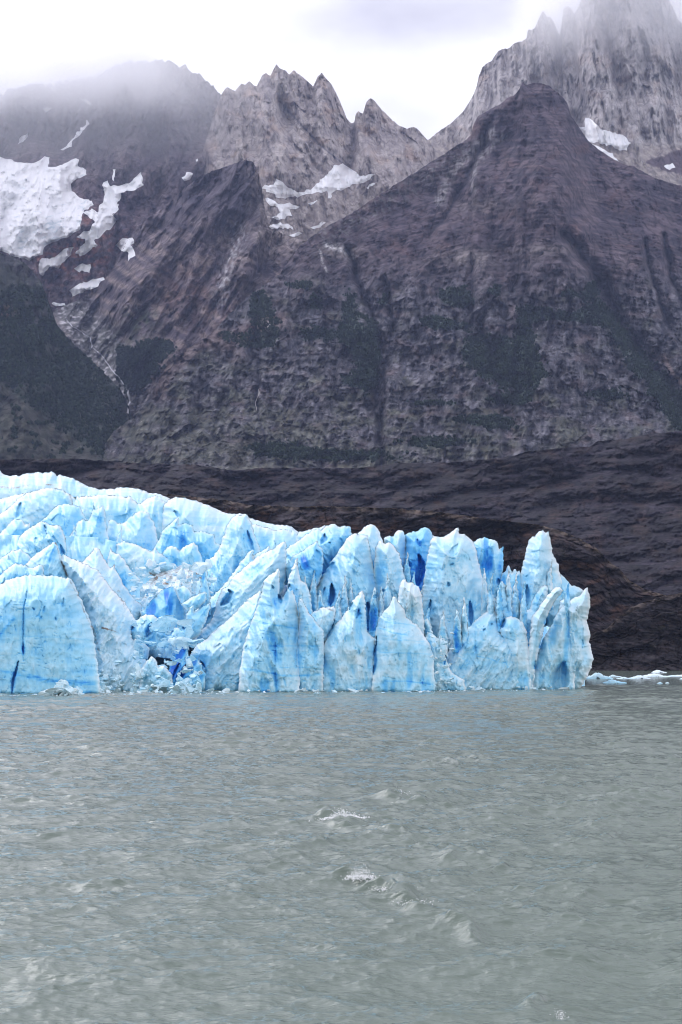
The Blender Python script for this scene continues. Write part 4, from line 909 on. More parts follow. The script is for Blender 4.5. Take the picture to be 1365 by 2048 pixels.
B = 1402  # outlines of front blocks run below the waterline
FINS = [
 # far plateau
 ('ice_plateau', [(-330, 905), (-150, 925), (-40, 935), (0, 942), (6, 948), (14, 951), (40, 951), (58, 946), (80, 945), (106, 944), (112, 947), (114, 953), (118, 950), (135, 953), (149, 957), (152, 962), (156, 961), (175, 972), (200, 978), (225, 978), (245, 974), (270, 976), (300, 985), (328, 990), (336, 994), (348, 1002), (380, 1030), (380, 1060), (-330, 1060)], 780, 30, .8, .22, 0, 2, .5, 40, .20, 'grey white far plateau of the glacier with thin cracks'),
 ('serac', [(-330, 975), (-200, 965), (-80, 985), (0, 998), (20, 992), (60, 984), (85, 977), (112, 976), (128, 981), (142, 990), (150, 994), (152, 1000), (154, 992), (170, 992), (190, 991), (200, 989), (235, 991), (252, 994), (262, 993), (268, 1000), (276, 1008), (284, 1003), (296, 996), (310, 990), (322, 995), (335, 1008), (345, 1030), (350, 1090), (-330, 1110)], 600, 24, .5, .24, .1, 3, .55, 34, .04),
 ('serac', [(322, 1040), (330, 1008), (338, 999), (352, 995), (370, 996), (392, 1001), (420, 1011), (436, 1019), (452, 1026), (492, 1028), (500, 1036), (530, 1045), (560, 1049), (580, 1051), (588, 1056), (600, 1066), (600, 1110), (430, 1130), (330, 1120)], 585, 24, .5, .20, .3, 4, .35, 44, .04),
 ('serac', [(470, 1100), (500, 1050), (512, 1048), (520, 1052), (540, 1056), (556, 1062), (566, 1058), (577, 1060), (583, 1066), (586, 1055), (590, 1062), (596, 1066), (600, 1140), (470, 1160)], 470, 14, .2, .26, 0, 5, .7),
 # left cluster
 ('serac', [(-330, 1010), (-240, 1000), (-150, 1030), (-60, 1030), (0, 1028), (15, 1018), (34, 1000), (50, 988), (60, 985), (84, 978), (110, 976), (128, 981), (141, 990), (146, 1002), (148, 1020), (148, 1110), (-330, 1140)], 530, 16, .3, .27, -.5, 6, .7, 34),
 ('serac', [(85, 1040), (97, 1028), (112, 1014), (122, 1009), (138, 1008), (152, 1012), (162, 1013), (164, 1024), (172, 1036), (178, 1040), (184, 1080), (190, 1110), (90, 1120)], 500, 12, .2, .40, 0, 7, .5, 26),
 ('serac', [(212, 1075), (218, 1042), (228, 1039), (236, 1046), (246, 1048), (260, 1034), (273, 1024), (283, 1021), (298, 1026), (300, 1034), (308, 1042), (312, 1056), (316, 1080), (330, 1110), (320, 1150), (215, 1150)], 480, 12, .2, .34, 0, 8, .6, 28),
 ('serac', [(125, 1115), (135, 1080), (146, 1062), (158, 1043), (166, 1038), (176, 1040), (184, 1030), (187, 1004), (190, 1018), (198, 1016), (207, 1010), (211, 1030), (214, 1060), (222, 1090), (226, 1108), (228, 1150), (130, 1160)], 462, 12, .15, .34, 0, 9, .8, 24),
 ('serac', [(296, 1130), (306, 1100), (318, 1078), (326, 1060), (344, 1045), (356, 1034), (359, 1036), (358, 1050), (372, 1045), (386, 1050), (390, 1064), (400, 1062), (418, 1066), (430, 1070), (431, 1085), (444, 1088), (440, 1120), (420, 1150), (300, 1160)], 455, 12, .15, .42, 0, 10, .9, 18),
 ('serac', [(325, 1105), (335, 1093), (342, 1091), (352, 1094), (361, 1102), (366, 1094), (376, 1090), (388, 1085), (396, 1092), (401, 1108), (406, 1125), (400, 1150), (325, 1150)], 432, 8, .1, .32, 0, 11, .6, 14),
 ('serac', [(-330, 1060), (-260, 1050), (-200, 1075), (-120, 1060), (-40, 1085), (0, 1066), (14, 1052), (26, 1040), (38, 1037), (46, 1040), (50, 1048), (60, 1046), (62, 1056), (40, 1082), (30, 1110), (28, 1150), (-330, 1160)], 450, 14, .15, .34, -.5, 12, .9, 22),
 ('serac', [(-20, 1140), (6, 1108), (22, 1088), (40, 1072), (58, 1056), (72, 1048), (82, 1042), (92, 1044), (102, 1051), (112, 1049), (122, 1053), (126, 1062), (131, 1074), (133, 1100), (134, 1140), (130, 1190), (-20, 1190)], 415, 12, .15, .34, -.6, 13, 1.0, 26),
 ('serac', [(-330, 1130), (-250, 1110), (-160, 1140), (-60, 1120), (-10, 1125), (8, 1112), (24, 1100), (42, 1098), (60, 1110), (70, 1128), (70, 1200), (-330, 1210)], 385, 12, .1, .40, -.5, 14, .9, 20),
 ('serac', [(212, 1150), (216, 1115), (221, 1095), (226, 1104), (238, 1108), (248, 1118), (262, 1140), (272, 1150), (280, 1158), (270, 1200), (215, 1220)], 412, 9, .2, .26, .5, 15, .7, 16),
 ('serac', [(232, 1120), (234, 1088), (250, 1082), (268, 1086), (292, 1098), (304, 1103), (310, 1095), (318, 1104), (336, 1114), (352, 1130), (354, 1138), (338, 1148), (320, 1146), (300, 1160), (250, 1160)], 425, 9, .3, .20, .9, 16, .5, 20, .05),
 ('serac', [(148, 1200), (152, 1140), (168, 1120), (182, 1106), (190, 1095), (196, 1094), (204, 1108), (214, 1126), (221, 1136), (229, 1129), (233, 1140), (246, 1166), (262, 1190), (276, 1203), (285, 1210), (280, 1260), (250, 1290), (180, 1290)], 375, 12, .3, .18, .5, 17, .7, 24, .10),
 ('serac', [(50, 1130), (58, 1120), (74, 1106), (92, 1094), (106, 1085), (113, 1086), (118, 1098), (126, 1118), (134, 1140), (146, 1165), (150, 1190), (150, 1230), (50, 1230)], 362, 9, .2, .33, .4, 18, .8, 22, 0, 'brown-crested wedge of ice'),
 ('serac', [(-60, 1180), (0, 1150), (14, 1136), (28, 1128), (44, 1127), (60, 1135), (70, 1134), (78, 1129), (88, 1130), (88, 1148), (96, 1156), (92, 1200), (-60, 1220)], 345, 8, .1, .34, 0, 19, 1.1, 18),
 # dirty white slope between the dome and the basin
 ('serac', [(120, 1120), (128, 1108), (150, 1120), (172, 1128), (196, 1140), (226, 1180), (250, 1205), (272, 1240), (262, 1270), (280, 1300), (300, 1330), (330, 1350), (345, 1376), (345, B), (180, B), (160, 1240), (138, 1170)], 338, 13, .5, .14, .5, 20, .85, 26, .12, 'dirt-streaked white ice slope'),
 # basin
 ('serac', [(255, 1215), (262, 1190), (275, 1172), (290, 1160), (310, 1150), (335, 1140), (352, 1132), (372, 1122), (392, 1128), (404, 1138), (420, 1142), (432, 1150), (425, 1175), (412, 1195), (398, 1230), (260, 1250)], 398, 12, 1.2, .06, .2, 21, 1.2, 30, .30, 'dirty crumbled snow in the hollow'),
 ('serac', [(282, 1222), (300, 1205), (318, 1186), (328, 1176), (345, 1173), (352, 1178), (360, 1192), (366, 1208), (372, 1240), (378, 1290), (280, 1300)], 372, 9, .2, .42, 0, 22, .4, 22),
 ('serac', [(350, 1180), (354, 1174), (368, 1171), (378, 1176), (384, 1186), (382, 1200), (362, 1208)], 374, 4, .1, .28, 0, 23, .6, 10),
 ('serac', [(362, 1210), (372, 1200), (392, 1190), (408, 1183), (414, 1186), (414, 1200), (400, 1216), (380, 1226)], 368, 4, .1, .32, .8, 24, .5, 9),
 ('serac', [(372, 1232), (378, 1216), (386, 1208), (389, 1210), (389, 1224), (404, 1214), (422, 1204), (418, 1230), (400, 1270), (372, 1290)], 362, 6, .1, .36, .8, 25, .6, 12),
 ('serac', [(250, 1262), (258, 1246), (275, 1238), (292, 1228), (308, 1230), (316, 1240), (340, 1246), (352, 1256), (372, 1250), (380, 1262), (378, 1300), (360, 1320), (270, 1310), (258, 1290)], 356, 9, .2, .26, .3, 26, .7, 18),
 ('serac', [(262, 1300), (270, 1278), (286, 1282), (300, 1296), (296, 1318), (270, 1318)], 350, 5, .1, .24, 0, 27, .8, 9),
 ('serac', [(330, B), (334, 1350), (345, 1320), (355, 1296), (362, 1285), (372, 1286), (376, 1298), (378, 1320), (392, 1314), (404, 1330), (412, 1350), (408, B)], 338, 9, .1, .48, .5, 28, .8, 14),
 ('serac', [(276, B), (282, 1340), (292, 1322), (302, 1312), (312, 1318), (318, 1334), (328, 1330), (338, 1342), (345, 1350), (350, B)], 332, 7, .1, .24, .3, 29, 1.0, 12),
 # tall blade with a blue slot
 ('serac', [(370, 1210), (395, 1160), (402, 1140), (412, 1126), (426, 1112), (438, 1098), (446, 1076), (454, 1052), (461, 1038), (470, 1030), (480, 1031), (490, 1027), (496, 1031), (502, 1044), (508, 1062), (515, 1082), (522, 1102), (530, 1150), (520, 1200), (370, 1230)], 405, 12, .15, .30, -.15, 30, .8, 26),
 # long ridges sweeping up to the right
 ('serac', [(352, 1262), (376, 1230), (396, 1216), (420, 1196), (442, 1176), (462, 1152), (478, 1130), (492, 1110), (505, 1098), (508, 1099), (506, 1110), (520, 1104), (540, 1092), (545, 1130), (500, 1220), (400, 1300), (360, 1300)], 385, 9, .2, .30, .75, 31, .8, 16),
 ('serac', [(378, 1290), (400, 1262), (424, 1240), (436, 1200), (446, 1176), (456, 1172), (470, 1150), (486, 1138), (505, 1120), (522, 1108), (545, 1098), (560, 1086), (571, 1082), (573, 1092), (574, 1120), (570, 1170), (540, 1260), (400, 1330)], 368, 10, .25, .20, .8, 32, .75, 26),
 ('serac', [(388, B), (396, 1350), (394, 1330), (380, 1310), (392, 1290), (414, 1278), (420, 1270), (440, 1252), (456, 1240), (474, 1220), (500, 1195), (520, 1180), (540, 1220), (540, B)], 344, 12, .3, .24, .6, 33, .8, 28),
 ('serac', [(476, B), (480, 1340), (486, 1298), (496, 1262), (510, 1225), (522, 1188), (528, 1162), (538, 1150), (550, 1144), (557, 1137), (560, 1141), (561, 1160), (558, 1188), (566, 1196), (574, 1180), (582, 1172), (590, 1190), (600, 1240), (600, B)], 326, 11, .25, .29, -.2, 34, .65, 30),
 # right of it
 ('serac', [(535, 1150), (556, 1120), (572, 1098), (596, 1082), (612, 1068), (628, 1060), (640, 1058), (643, 1060), (655, 1049), (672, 1048), (676, 1052), (690, 1052), (701, 1052), (704, 1064), (705, 1070), (700, 1090), (680, 1120), (664, 1150), (650, 1190), (620, 1200), (590, 1170), (540, 1170)], 398, 12, .15, .34, -.5, 35, .8, 22),
 ('serac', [(594, 1072), (598, 1064), (612, 1062), (628, 1057), (640, 1054), (650, 1050), (652, 1060), (652, 1075), (600, 1110), (590, 1100)], 425, 8, .15, .26, -.7, 36, .8, 14),
 ('serac', [(572, 1130), (584, 1114), (600, 1104), (616, 1094), (632, 1082), (636, 1082), (639, 1092), (646, 1096), (648, 1120), (646, 1145), (636, 1170), (624, 1190), (600, 1190), (575, 1160)], 380, 9, .1, .40, -.3, 37, .8, 18),
 ('serac', [(574, 1200), (576, 1160), (586, 1130), (592, 1118), (596, 1115), (597, 1140), (602, 1160), (614, 1168), (622, 1186), (624, 1215), (636, 1250), (630, 1320), (580, 1320)], 350, 8, .1, .24, -.1, 38, .8, 14),
 ('serac', [(583, B), (586, 1320), (592, 1300), (600, 1240), (596, 1200), (604, 1196), (616, 1220), (630, 1240), (648, 1262), (648, 1320), (646, B)], 330, 8, .15, .28, .05, 39, .8, 16),
 ('serac', [(702, 1100), (706, 1080), (712, 1070), (722, 1062), (731, 1053), (740, 1048), (748, 1049), (752, 1054), (758, 1058), (762, 1072), (766, 1076), (768, 1130), (745, 1170), (715, 1170)], 402, 10, .15, .24, 0, 40, .6, 18),
 ('serac', [(600, 1230), (622, 1204), (634, 1176), (648, 1148), (662, 1124), (674, 1108), (682, 1096), (694, 1076), (704, 1068), (714, 1068), (720, 1071), (726, 1068), (736, 1070), (739, 1090), (744, 1120), (750, 1150), (758, 1180), (764, 1220), (760, 1290), (620, 1290)], 372, 14, .15, .29, -.35, 41, .8, 34),
 ('serac', [(748, 1160), (749, 1120), (752, 1094), (758, 1082), (764, 1082), (771, 1087), (779, 1083), (788, 1090), (794, 1100), (800, 1108), (806, 1130), (812, 1170), (822, 1210), (815, 1260), (760, 1260)], 378, 10, .12, .18, 0, 42, .8, 20),
 ('serac', [(768, 1100), (769, 1075), (780, 1071), (787, 1073), (792, 1064), (799, 1060), (806, 1062), (809, 1068), (811, 1072), (812, 1130), (800, 1160), (775, 1150)], 410, 9, .12, .25, 0, 43, .7, 14),
 ('serac', [(802, 1150), (806, 1090), (811, 1070), (826, 1064), (836, 1062), (842, 1056), (850, 1055), (858, 1058), (865, 1064), (868, 1076), (866, 1120), (862, 1180), (850, 1220), (815, 1220)], 408, 12, .12, .48, 0, 44, .6, 16),
 ('serac', [(842, 1240), (845, 1180), (852, 1130), (860, 1085), (866, 1070), (880, 1075), (888, 1074), (898, 1066), (908, 1060), (917, 1054), (920, 1066), (930, 1068), (938, 1074), (948, 1084), (955, 1105), (960, 1130), (964, 1150), (972, 1172), (984, 1190), (996, 1202), (990, 1260), (950, 1300), (850, 1300)], 376, 13, .12, .22, -.03, 45, .55, 30),
 ('serac', [(944, 1100), (948, 1082), (958, 1078), (968, 1075), (976, 1076), (986, 1080), (995, 1082), (996, 1096), (999, 1100), (1003, 1095), (1007, 1092), (1007, 1110), (1008, 1125), (1006, 1145), (1010, 1180), (1000, 1220), (960, 1210)], 398, 9, .1, .33, .03, 46, .9, 14),
 ('serac', [(990, 1220), (1000, 1160), (1006, 1146), (1012, 1142), (1015, 1131), (1018, 1129), (1022, 1136), (1025, 1146), (1028, 1138), (1031, 1137), (1034, 1144), (1040, 1142), (1046, 1160), (1060, 1200), (1060, 1250), (990, 1260)], 392, 9, .1, .32, 0, 47, 1.0, 14),
 ('serac', [(1030, 1230), (1036, 1180), (1042, 1145), (1048, 1122), (1054, 1096), (1058, 1078), (1064, 1073), (1070, 1072), (1078, 1064), (1086, 1060), (1089, 1063), (1092, 1065), (1097, 1062), (1099, 1072), (1104, 1090), (1106, 1106), (1112, 1120), (1119, 1132), (1118, 1142), (1126, 1160), (1132, 1200), (1120, 1250), (1040, 1260)], 388, 13, .1, .22, .05, 48, .7, 24, 0, 'tallest pointed spire at the right end of the front'),
 ('serac', [(1105, 1200), (1112, 1150), (1120, 1146), (1128, 1152), (1138, 1164), (1144, 1172), (1150, 1171), (1160, 1176), (1168, 1180), (1165, 1230), (1110, 1240)], 396, 9, .1, .33, .2, 49, .8, 14),
 ('serac', [(988, 1230), (994, 1190), (1000, 1166), (1006, 1162), (1012, 1170), (1016, 1200), (1020, 1204), (1024, 1214), (1034, 1216), (1040, 1208), (1046, 1224), (1060, 1216), (1070, 1190), (1084, 1172), (1096, 1170), (1098, 1180), (1086, 1220), (1075, 1300), (990, 1300)], 376, 9, .12, .27, 0, 50, .9, 16),
 # front row, from left to right
 ('serac', [(-330, B), (-330, 1240), (-300, 1190), (-240, 1170), (-190, 1200), (-150, 1240), (-130, 1200), (-90, 1165), (-40, 1170), (-20, 1210), (-15, 1300), (-10, B)], 308, 14, .3, .34, 0, 51, .7, 34),
 ('serac', [(-60, B), (-60, 1230), (-30, 1190), (-5, 1172), (18, 1158), (40, 1152), (62, 1149), (84, 1151), (110, 1152), (136, 1156), (146, 1160), (156, 1182), (168, 1210), (180, 1236), (187, 1260), (192, 1300), (198, 1345), (202, B)], 313, 15, .25, .33, 0, 52, .35, 60, 0, 'broad smooth dome of banded ice'),
 ('serac', [(640, B), (641, 1340), (646, 1300), (652, 1280), (662, 1262), (672, 1246), (684, 1236), (690, 1228), (696, 1214), (704, 1204), (712, 1194), (722, 1182), (727, 1182), (731, 1200), (733, 1230), (734, 1262), (742, 1270), (752, 1276), (750, 1310), (748, 1340), (744, B)], 333, 9, .2, .22, -.1, 53, .7, 22),
 ('serac', [(618, 1250), (617, 1236), (626, 1224), (640, 1216), (656, 1214), (668, 1212), (672, 1222), (668, 1244), (660, 1264), (650, 1285), (640, 1320), (630, 1300)], 342, 7, .1, .16, -.1, 54, .8, 12, .08),
 ('serac', [(742, B), (747, 1340), (750, 1290), (752, 1256), (760, 1234), (768, 1222), (774, 1218), (782, 1202), (788, 1192), (793, 1194), (799, 1206), (808, 1218), (812, 1232), (822, 1242), (836, 1250), (846, 1266), (858, 1284), (868, 1310), (872, B)], 331, 10, .18, .25, .02, 55, .40, 34, 0, 'smooth triangular face with thin layers'),
 ('serac', [(792, 1230), (796, 1190), (800, 1168), (804, 1159), (812, 1158), (818, 1166), (826, 1165), (832, 1172), (840, 1176), (844, 1190), (848, 1230), (850, 1280), (800, 1280)], 348, 7, .12, .12, 0, 56, 1.1, 12, .10),
 ('serac', [(842, B), (846, 1300), (850, 1275), (856, 1264), (866, 1266), (874, 1275), (884, 1276), (892, 1282), (896, 1300), (893, 1320), (904, 1345), (930, 1360), (935, B)], 340, 8, .15, .20, 0, 57, 1.1, 13, .06),
 ('serac', [(846, 1230), (848, 1240), (856, 1236), (862, 1250), (866, 1270), (850, 1280)], 352, 4, .1, .26, 0, 58, .8, 8),
 ('serac', [(872, B), (884, 1350), (890, 1320), (900, 1296), (906, 1286), (912, 1274), (922, 1266), (932, 1258), (944, 1248), (956, 1236), (968, 1226), (980, 1220), (990, 1222), (1000, 1240), (1006, 1260), (1020, 1268), (1040, 1276), (1050, 1300), (1050, B)], 352, 12, .2, .23, .55, 59, .65, 30),
 ('serac', [(1000, 1262), (1006, 1246), (1012, 1236), (1024, 1232), (1036, 1236), (1046, 1244), (1053, 1258), (1057, 1280), (1060, 1320), (1066, B), (1020, B), (1010, 1290)], 352, 9, .12, .20, 0, 60, .5, 20),
 ('serac', [(1048, B), (1052, 1340), (1058, 1290), (1061, 1262), (1064, 1236), (1072, 1224), (1084, 1206), (1096, 1190), (1104, 1180), (1114, 1174), (1123, 1176), (1127, 1182), (1122, 1190), (1110, 1202), (1100, 1220), (1092, 1244), (1088, 1262), (1078, 1300), (1070, 1340), (1062, B)], 354, 6, .12, .15, .25, 61, .5, 12, 0, 'thick leaning arm of ice'),
 ('serac', [(1062, B), (1070, 1340), (1078, 1300), (1090, 1272), (1104, 1248), (1112, 1230), (1122, 1216), (1130, 1206), (1140, 1208), (1150, 1230), (1150, B)], 358, 8, .12, .22, .05, 62, .6, 20),
 ('serac', [(1118, B), (1116, 1330), (1118, 1260), (1118, 1215), (1120, 1200), (1132, 1198), (1142, 1200), (1150, 1194), (1160, 1192), (1166, 1182), (1171, 1177), (1175, 1174), (1178, 1184), (1180, 1192), (1182, 1200), (1181, 1216), (1175, 1240), (1178, 1256), (1181, 1270), (1180, 1286), (1184, 1300), (1187, 1318), (1184, 1334), (1176, 1352), (1168, 1366), (1160, 1376), (1160, B)], 361, 12, .1, .17, .0, 63, .9, 20),
]
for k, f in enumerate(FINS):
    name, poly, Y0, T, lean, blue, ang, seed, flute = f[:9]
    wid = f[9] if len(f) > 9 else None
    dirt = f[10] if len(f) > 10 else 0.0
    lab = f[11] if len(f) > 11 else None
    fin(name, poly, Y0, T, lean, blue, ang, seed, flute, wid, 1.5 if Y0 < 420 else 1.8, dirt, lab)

# small blades crowded between the big ones
SMALL = [(505, 1150, 18, 40), (528, 1165, 14, 36), (610, 1195, 16, 44), (628, 1180, 14, 40), (642, 1215, 16, 36), (655, 1235, 14, 30), (676, 1225, 16, 44), (690, 1200, 16, 50), (702, 1192, 12, 40),
         (716, 1175, 12, 36), (748, 1215, 18, 44), (762, 1206, 12, 34), (776, 1190, 16, 44), (815, 1150, 14, 46), (828, 1190, 16, 46), (842, 1215, 14, 40), (856, 1250, 16, 40), (886, 1255, 18, 34),
         (915, 1245, 16, 30), (930, 1230, 14, 34), (970, 1180, 14, 44), (982, 1195, 14, 50), (1000, 1205, 12, 44), (1018, 1170, 10, 34), (1032, 1195, 14, 50), (1048, 1205, 12, 44), (1082, 1150, 14, 46), (1100, 1160, 14, 40), (1135, 1200, 14, 34),
         (20, 1160, 26, 50), (150, 1090, 18, 40), (240, 1090, 20, 40), (410, 1170, 22, 40)]
rs = np.random.default_rng(321)
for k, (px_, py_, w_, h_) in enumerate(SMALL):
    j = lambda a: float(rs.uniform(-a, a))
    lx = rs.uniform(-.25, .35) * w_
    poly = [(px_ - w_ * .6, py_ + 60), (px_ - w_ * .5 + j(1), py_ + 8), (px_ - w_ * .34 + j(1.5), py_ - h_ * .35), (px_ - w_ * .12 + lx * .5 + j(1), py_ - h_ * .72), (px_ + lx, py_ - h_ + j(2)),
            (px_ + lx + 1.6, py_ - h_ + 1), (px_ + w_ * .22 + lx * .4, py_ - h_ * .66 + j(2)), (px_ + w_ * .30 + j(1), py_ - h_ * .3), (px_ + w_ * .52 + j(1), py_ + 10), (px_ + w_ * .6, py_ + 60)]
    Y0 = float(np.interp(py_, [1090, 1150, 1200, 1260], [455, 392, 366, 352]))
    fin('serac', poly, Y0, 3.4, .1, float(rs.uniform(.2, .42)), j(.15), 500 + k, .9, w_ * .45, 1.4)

# the mass of ice the blades stand on
def ice_core():
    x = np.linspace(-330, 1170, 560)
    top = np.interp(x, [-330, -100, 0, 100, 200, 300, 400, 480, 560, 640, 760, 860, 950, 1000, 1040, 1100, 1150, 1170],
                    [1040, 1060, 1070, 1070, 1075, 1100, 1130, 1110, 1110, 1100, 1120, 1110, 1130, 1200, 1180, 1190, 1230, 1260])
    v = np.linspace(0, 1, 150)[:, None]
    py = 1400 + (top - 1400) * v; px = x + 0 * py
    Yd = np.interp(px, [-330, 300, 700, 1170], [345, 372, 372, 392]) + v ** 1.5 * 70 + fb_px(px, py, 60, 6, 401, .6, 1.6, True) * .6 * 400 / F * 1.0
    co = W(px, py, Yd); rows = [co]
    last = co[-1]
    for dy, dz in ((15, -3), (60, -12), (150, -30), (155, -120)):
        r = last.copy(); r[:, 1] += dy; r[:, 2] = np.maximum(r[:, 2] + dz, -6); rows.append(r[None])
    co = np.concatenate(rows, 0); ny = co.shape[0]
    b = .40 + .25 * fbm(px / 40, py / 50, 4, 403)
    b = np.concatenate([b, np.repeat(b[-1:], 4, 0)], 0)
    make_mesh('ice_core', co.reshape(-1, 3), grid_quads(560, ny)[:, ::-1], M_ICE, attrs={'blue': np.clip(b, 0, 1), 'dirt': 0 * b}, parent=glacier)
ice_core()

# fallen, angular blocks
def block_verts(r, size):
    """a roughly split lump: cube cage, randomly cut and bevelled"""
    import bmesh
    bm = bmesh.new()
    bmesh.ops.create_icosphere(bm, subdivisions=3, radius=1)
    for v in bm.verts:
        c = v.co
        for nrm, dd in r['planes']:
            dp = c.dot(nrm)
            if dp > dd: c -= nrm * (dp - dd)
    V = np.array([v.co[:] for v in bm.verts]); Fc = np.array([[v.index for v in f.verts] for f in bm.faces])
    bm.free()
    return V, Fc
PROTO = []
rr = np.random.default_rng(99)
for k in range(10):
    pl = []
    for j in range(9):
        n = Vector(rr.normal(0, 1, 3)); n.normalize(); pl.append((n, rr.uniform(.22, .62)))
    PROTO.append(block_verts({'planes': pl}, 1))
def rubble(name, spots, seed, label=None, squash=.8):
    r = np.random.default_rng(seed); VV = []; TT = []; bb = []; dd = []; n0 = 0
    for (px, py, Y, s, bl, di) in spots:
        V, Fc = PROTO[r.integers(len(PROTO))]
        a = r.uniform(0, 2 * np.pi); ca, sa = math.cos(a), math.sin(a)
        R = np.array([[ca, -sa, 0], [sa, ca, 0], [0, 0, 1]])
        s = s * r.lognormal(0, .45)
        sc = s * r.uniform(.6, 1.6, 3) * (1, 1, squash)
        P = (V * sc) @ R.T + W(px, py, Y)
        P += r.normal(0, .03 * s, P.shape)
        VV.append(P); TT.append(Fc + n0); n0 += len(P)
        bb.append(np.full(len(P), bl + r.normal(0, .05))); dd.append(np.full(len(P), di))
    o = make_mesh(name, np.concatenate(VV), None, M_ICE, attrs={'blue': np.clip(np.concatenate(bb), 0, 1), 'dirt': np.concatenate(dd)}, smooth=False, parent=glacier, tris=np.concatenate(TT))
    o['kind'] = 'stuff'
    if label: o['label'] = label
    return o
r = np.random.default_rng(5); sp = []
def wl(Y): return HY + CAMZ * F / Y
for k in range(130):   # heap along the foot between the dome and the long ridges
    x = r.uniform(190, 400); t_ = r.beta(1, 2.4); y = 1388 - t_ * 75 - (8 if x > 350 else 0)
    sp.append((x, y, 318 + t_ * 22 + r.uniform(-3, 3), r.uniform(.4, 1.3), .22, .12))
for k in range(110):   # small stuff along the rest of the foot
    x = r.uniform(190, 1150); Y0 = np.interp(x, [190, 500, 700, 900, 1150], [312, 322, 330, 345, 356])
    sp.append((x, wl(Y0) - r.uniform(-1, 5), Y0 + r.uniform(0, 3), r.uniform(.25, .8), .16, .05))
for k in range(60):    # by the dome
    x = r.normal(122, 20); h = max(0, 26 - abs(x - 124) * .9)
    sp.append((x, 1388 - r.uniform(0, 1) * h, 300 + r.uniform(-1, 3), r.uniform(.4, 1.3), .12, .0))
for k in range(110):   # basin crumbs
    x = r.uniform(262, 425); y = r.uniform(1128, 1200) + (8 if x < 300 else 0)
    sp.append((x, y, 392 - (y - 1128) * .12 + r.uniform(-3, 2), r.uniform(.4, 1.1), .10, .22 + .3 * (fbm(np.array([x / 20]), np.array([y / 12]), 3, 5)[0])))
for k in range(60):
    x = r.uniform(250, 400); y = r.uniform(1240, 1340)
    sp.append((x, y, 354 - (y - 1240) * .18 + r.uniform(-2, 2), r.uniform(.6, 1.5), .30, .03))
for k in range(60):
    x = r.uniform(845, 905); y = r.uniform(1262, 1375)
    sp.append((x, y, 336 + (1345 - y) * .06 + r.uniform(-1, 1), r.uniform(.2, .6), .16, .10))
rubble('ice_rubble', sp, 11, 'loose broken ice blocks lying in heaps')

# ------------------------------------------------------------------ lake
def water_material():
    m, t, p = new_mat('lake_water')
    N = t.nodes.new; K = t.links.new
    c = N('ShaderNodeTexCoord'); 
    mp = N('ShaderNodeMapping'); mp.inputs['Scale'].default_value = (.6, 1.2, 1); mp.inputs['Rotation'].default_value = (0, 0, .12); K(c.outputs['Object'], mp.inputs['Vector'])
    n1 = N('ShaderNodeTexNoise'); n1.inputs['Scale'].default_value = 3.6; n1.inputs['Detail'].default_value = 6; n1.inputs['Roughness'].default_value = .62; K(mp.outputs[0], n1.inputs['Vector'])
    n2 = N('ShaderNodeTexNoise'); n2.inputs['Scale'].default_value = .35; n2.inputs['Detail'].default_value = 5; n2.inputs['Roughness'].default_value = .6; K(mp.outputs[0], n2.inputs['Vector'])
    b1 = N('ShaderNodeBump'); b1.inputs['Distance'].default_value = .06; b1.inputs['Strength'].default_value = 1; K(n1.outputs['Fac'], b1.inputs['Height'])
    b2 = N('ShaderNodeBump'); b2.inputs['Distance'].default_value = .28; b2.inputs['Strength'].default_value = 1; K(n2.outputs['Fac'], b2.inputs['Height']); K(b1.outputs[0], b2.inputs['Normal'])
    K(b2.outputs[0], p.inputs['Normal'])
    p.inputs['Base Color'].default_value = (.16, .203, .170, 1)
    p.inputs['Roughness'].default_value = .08
    p.inputs['IOR'].default_value = 1.333
    return m
M_WATER = water_material()

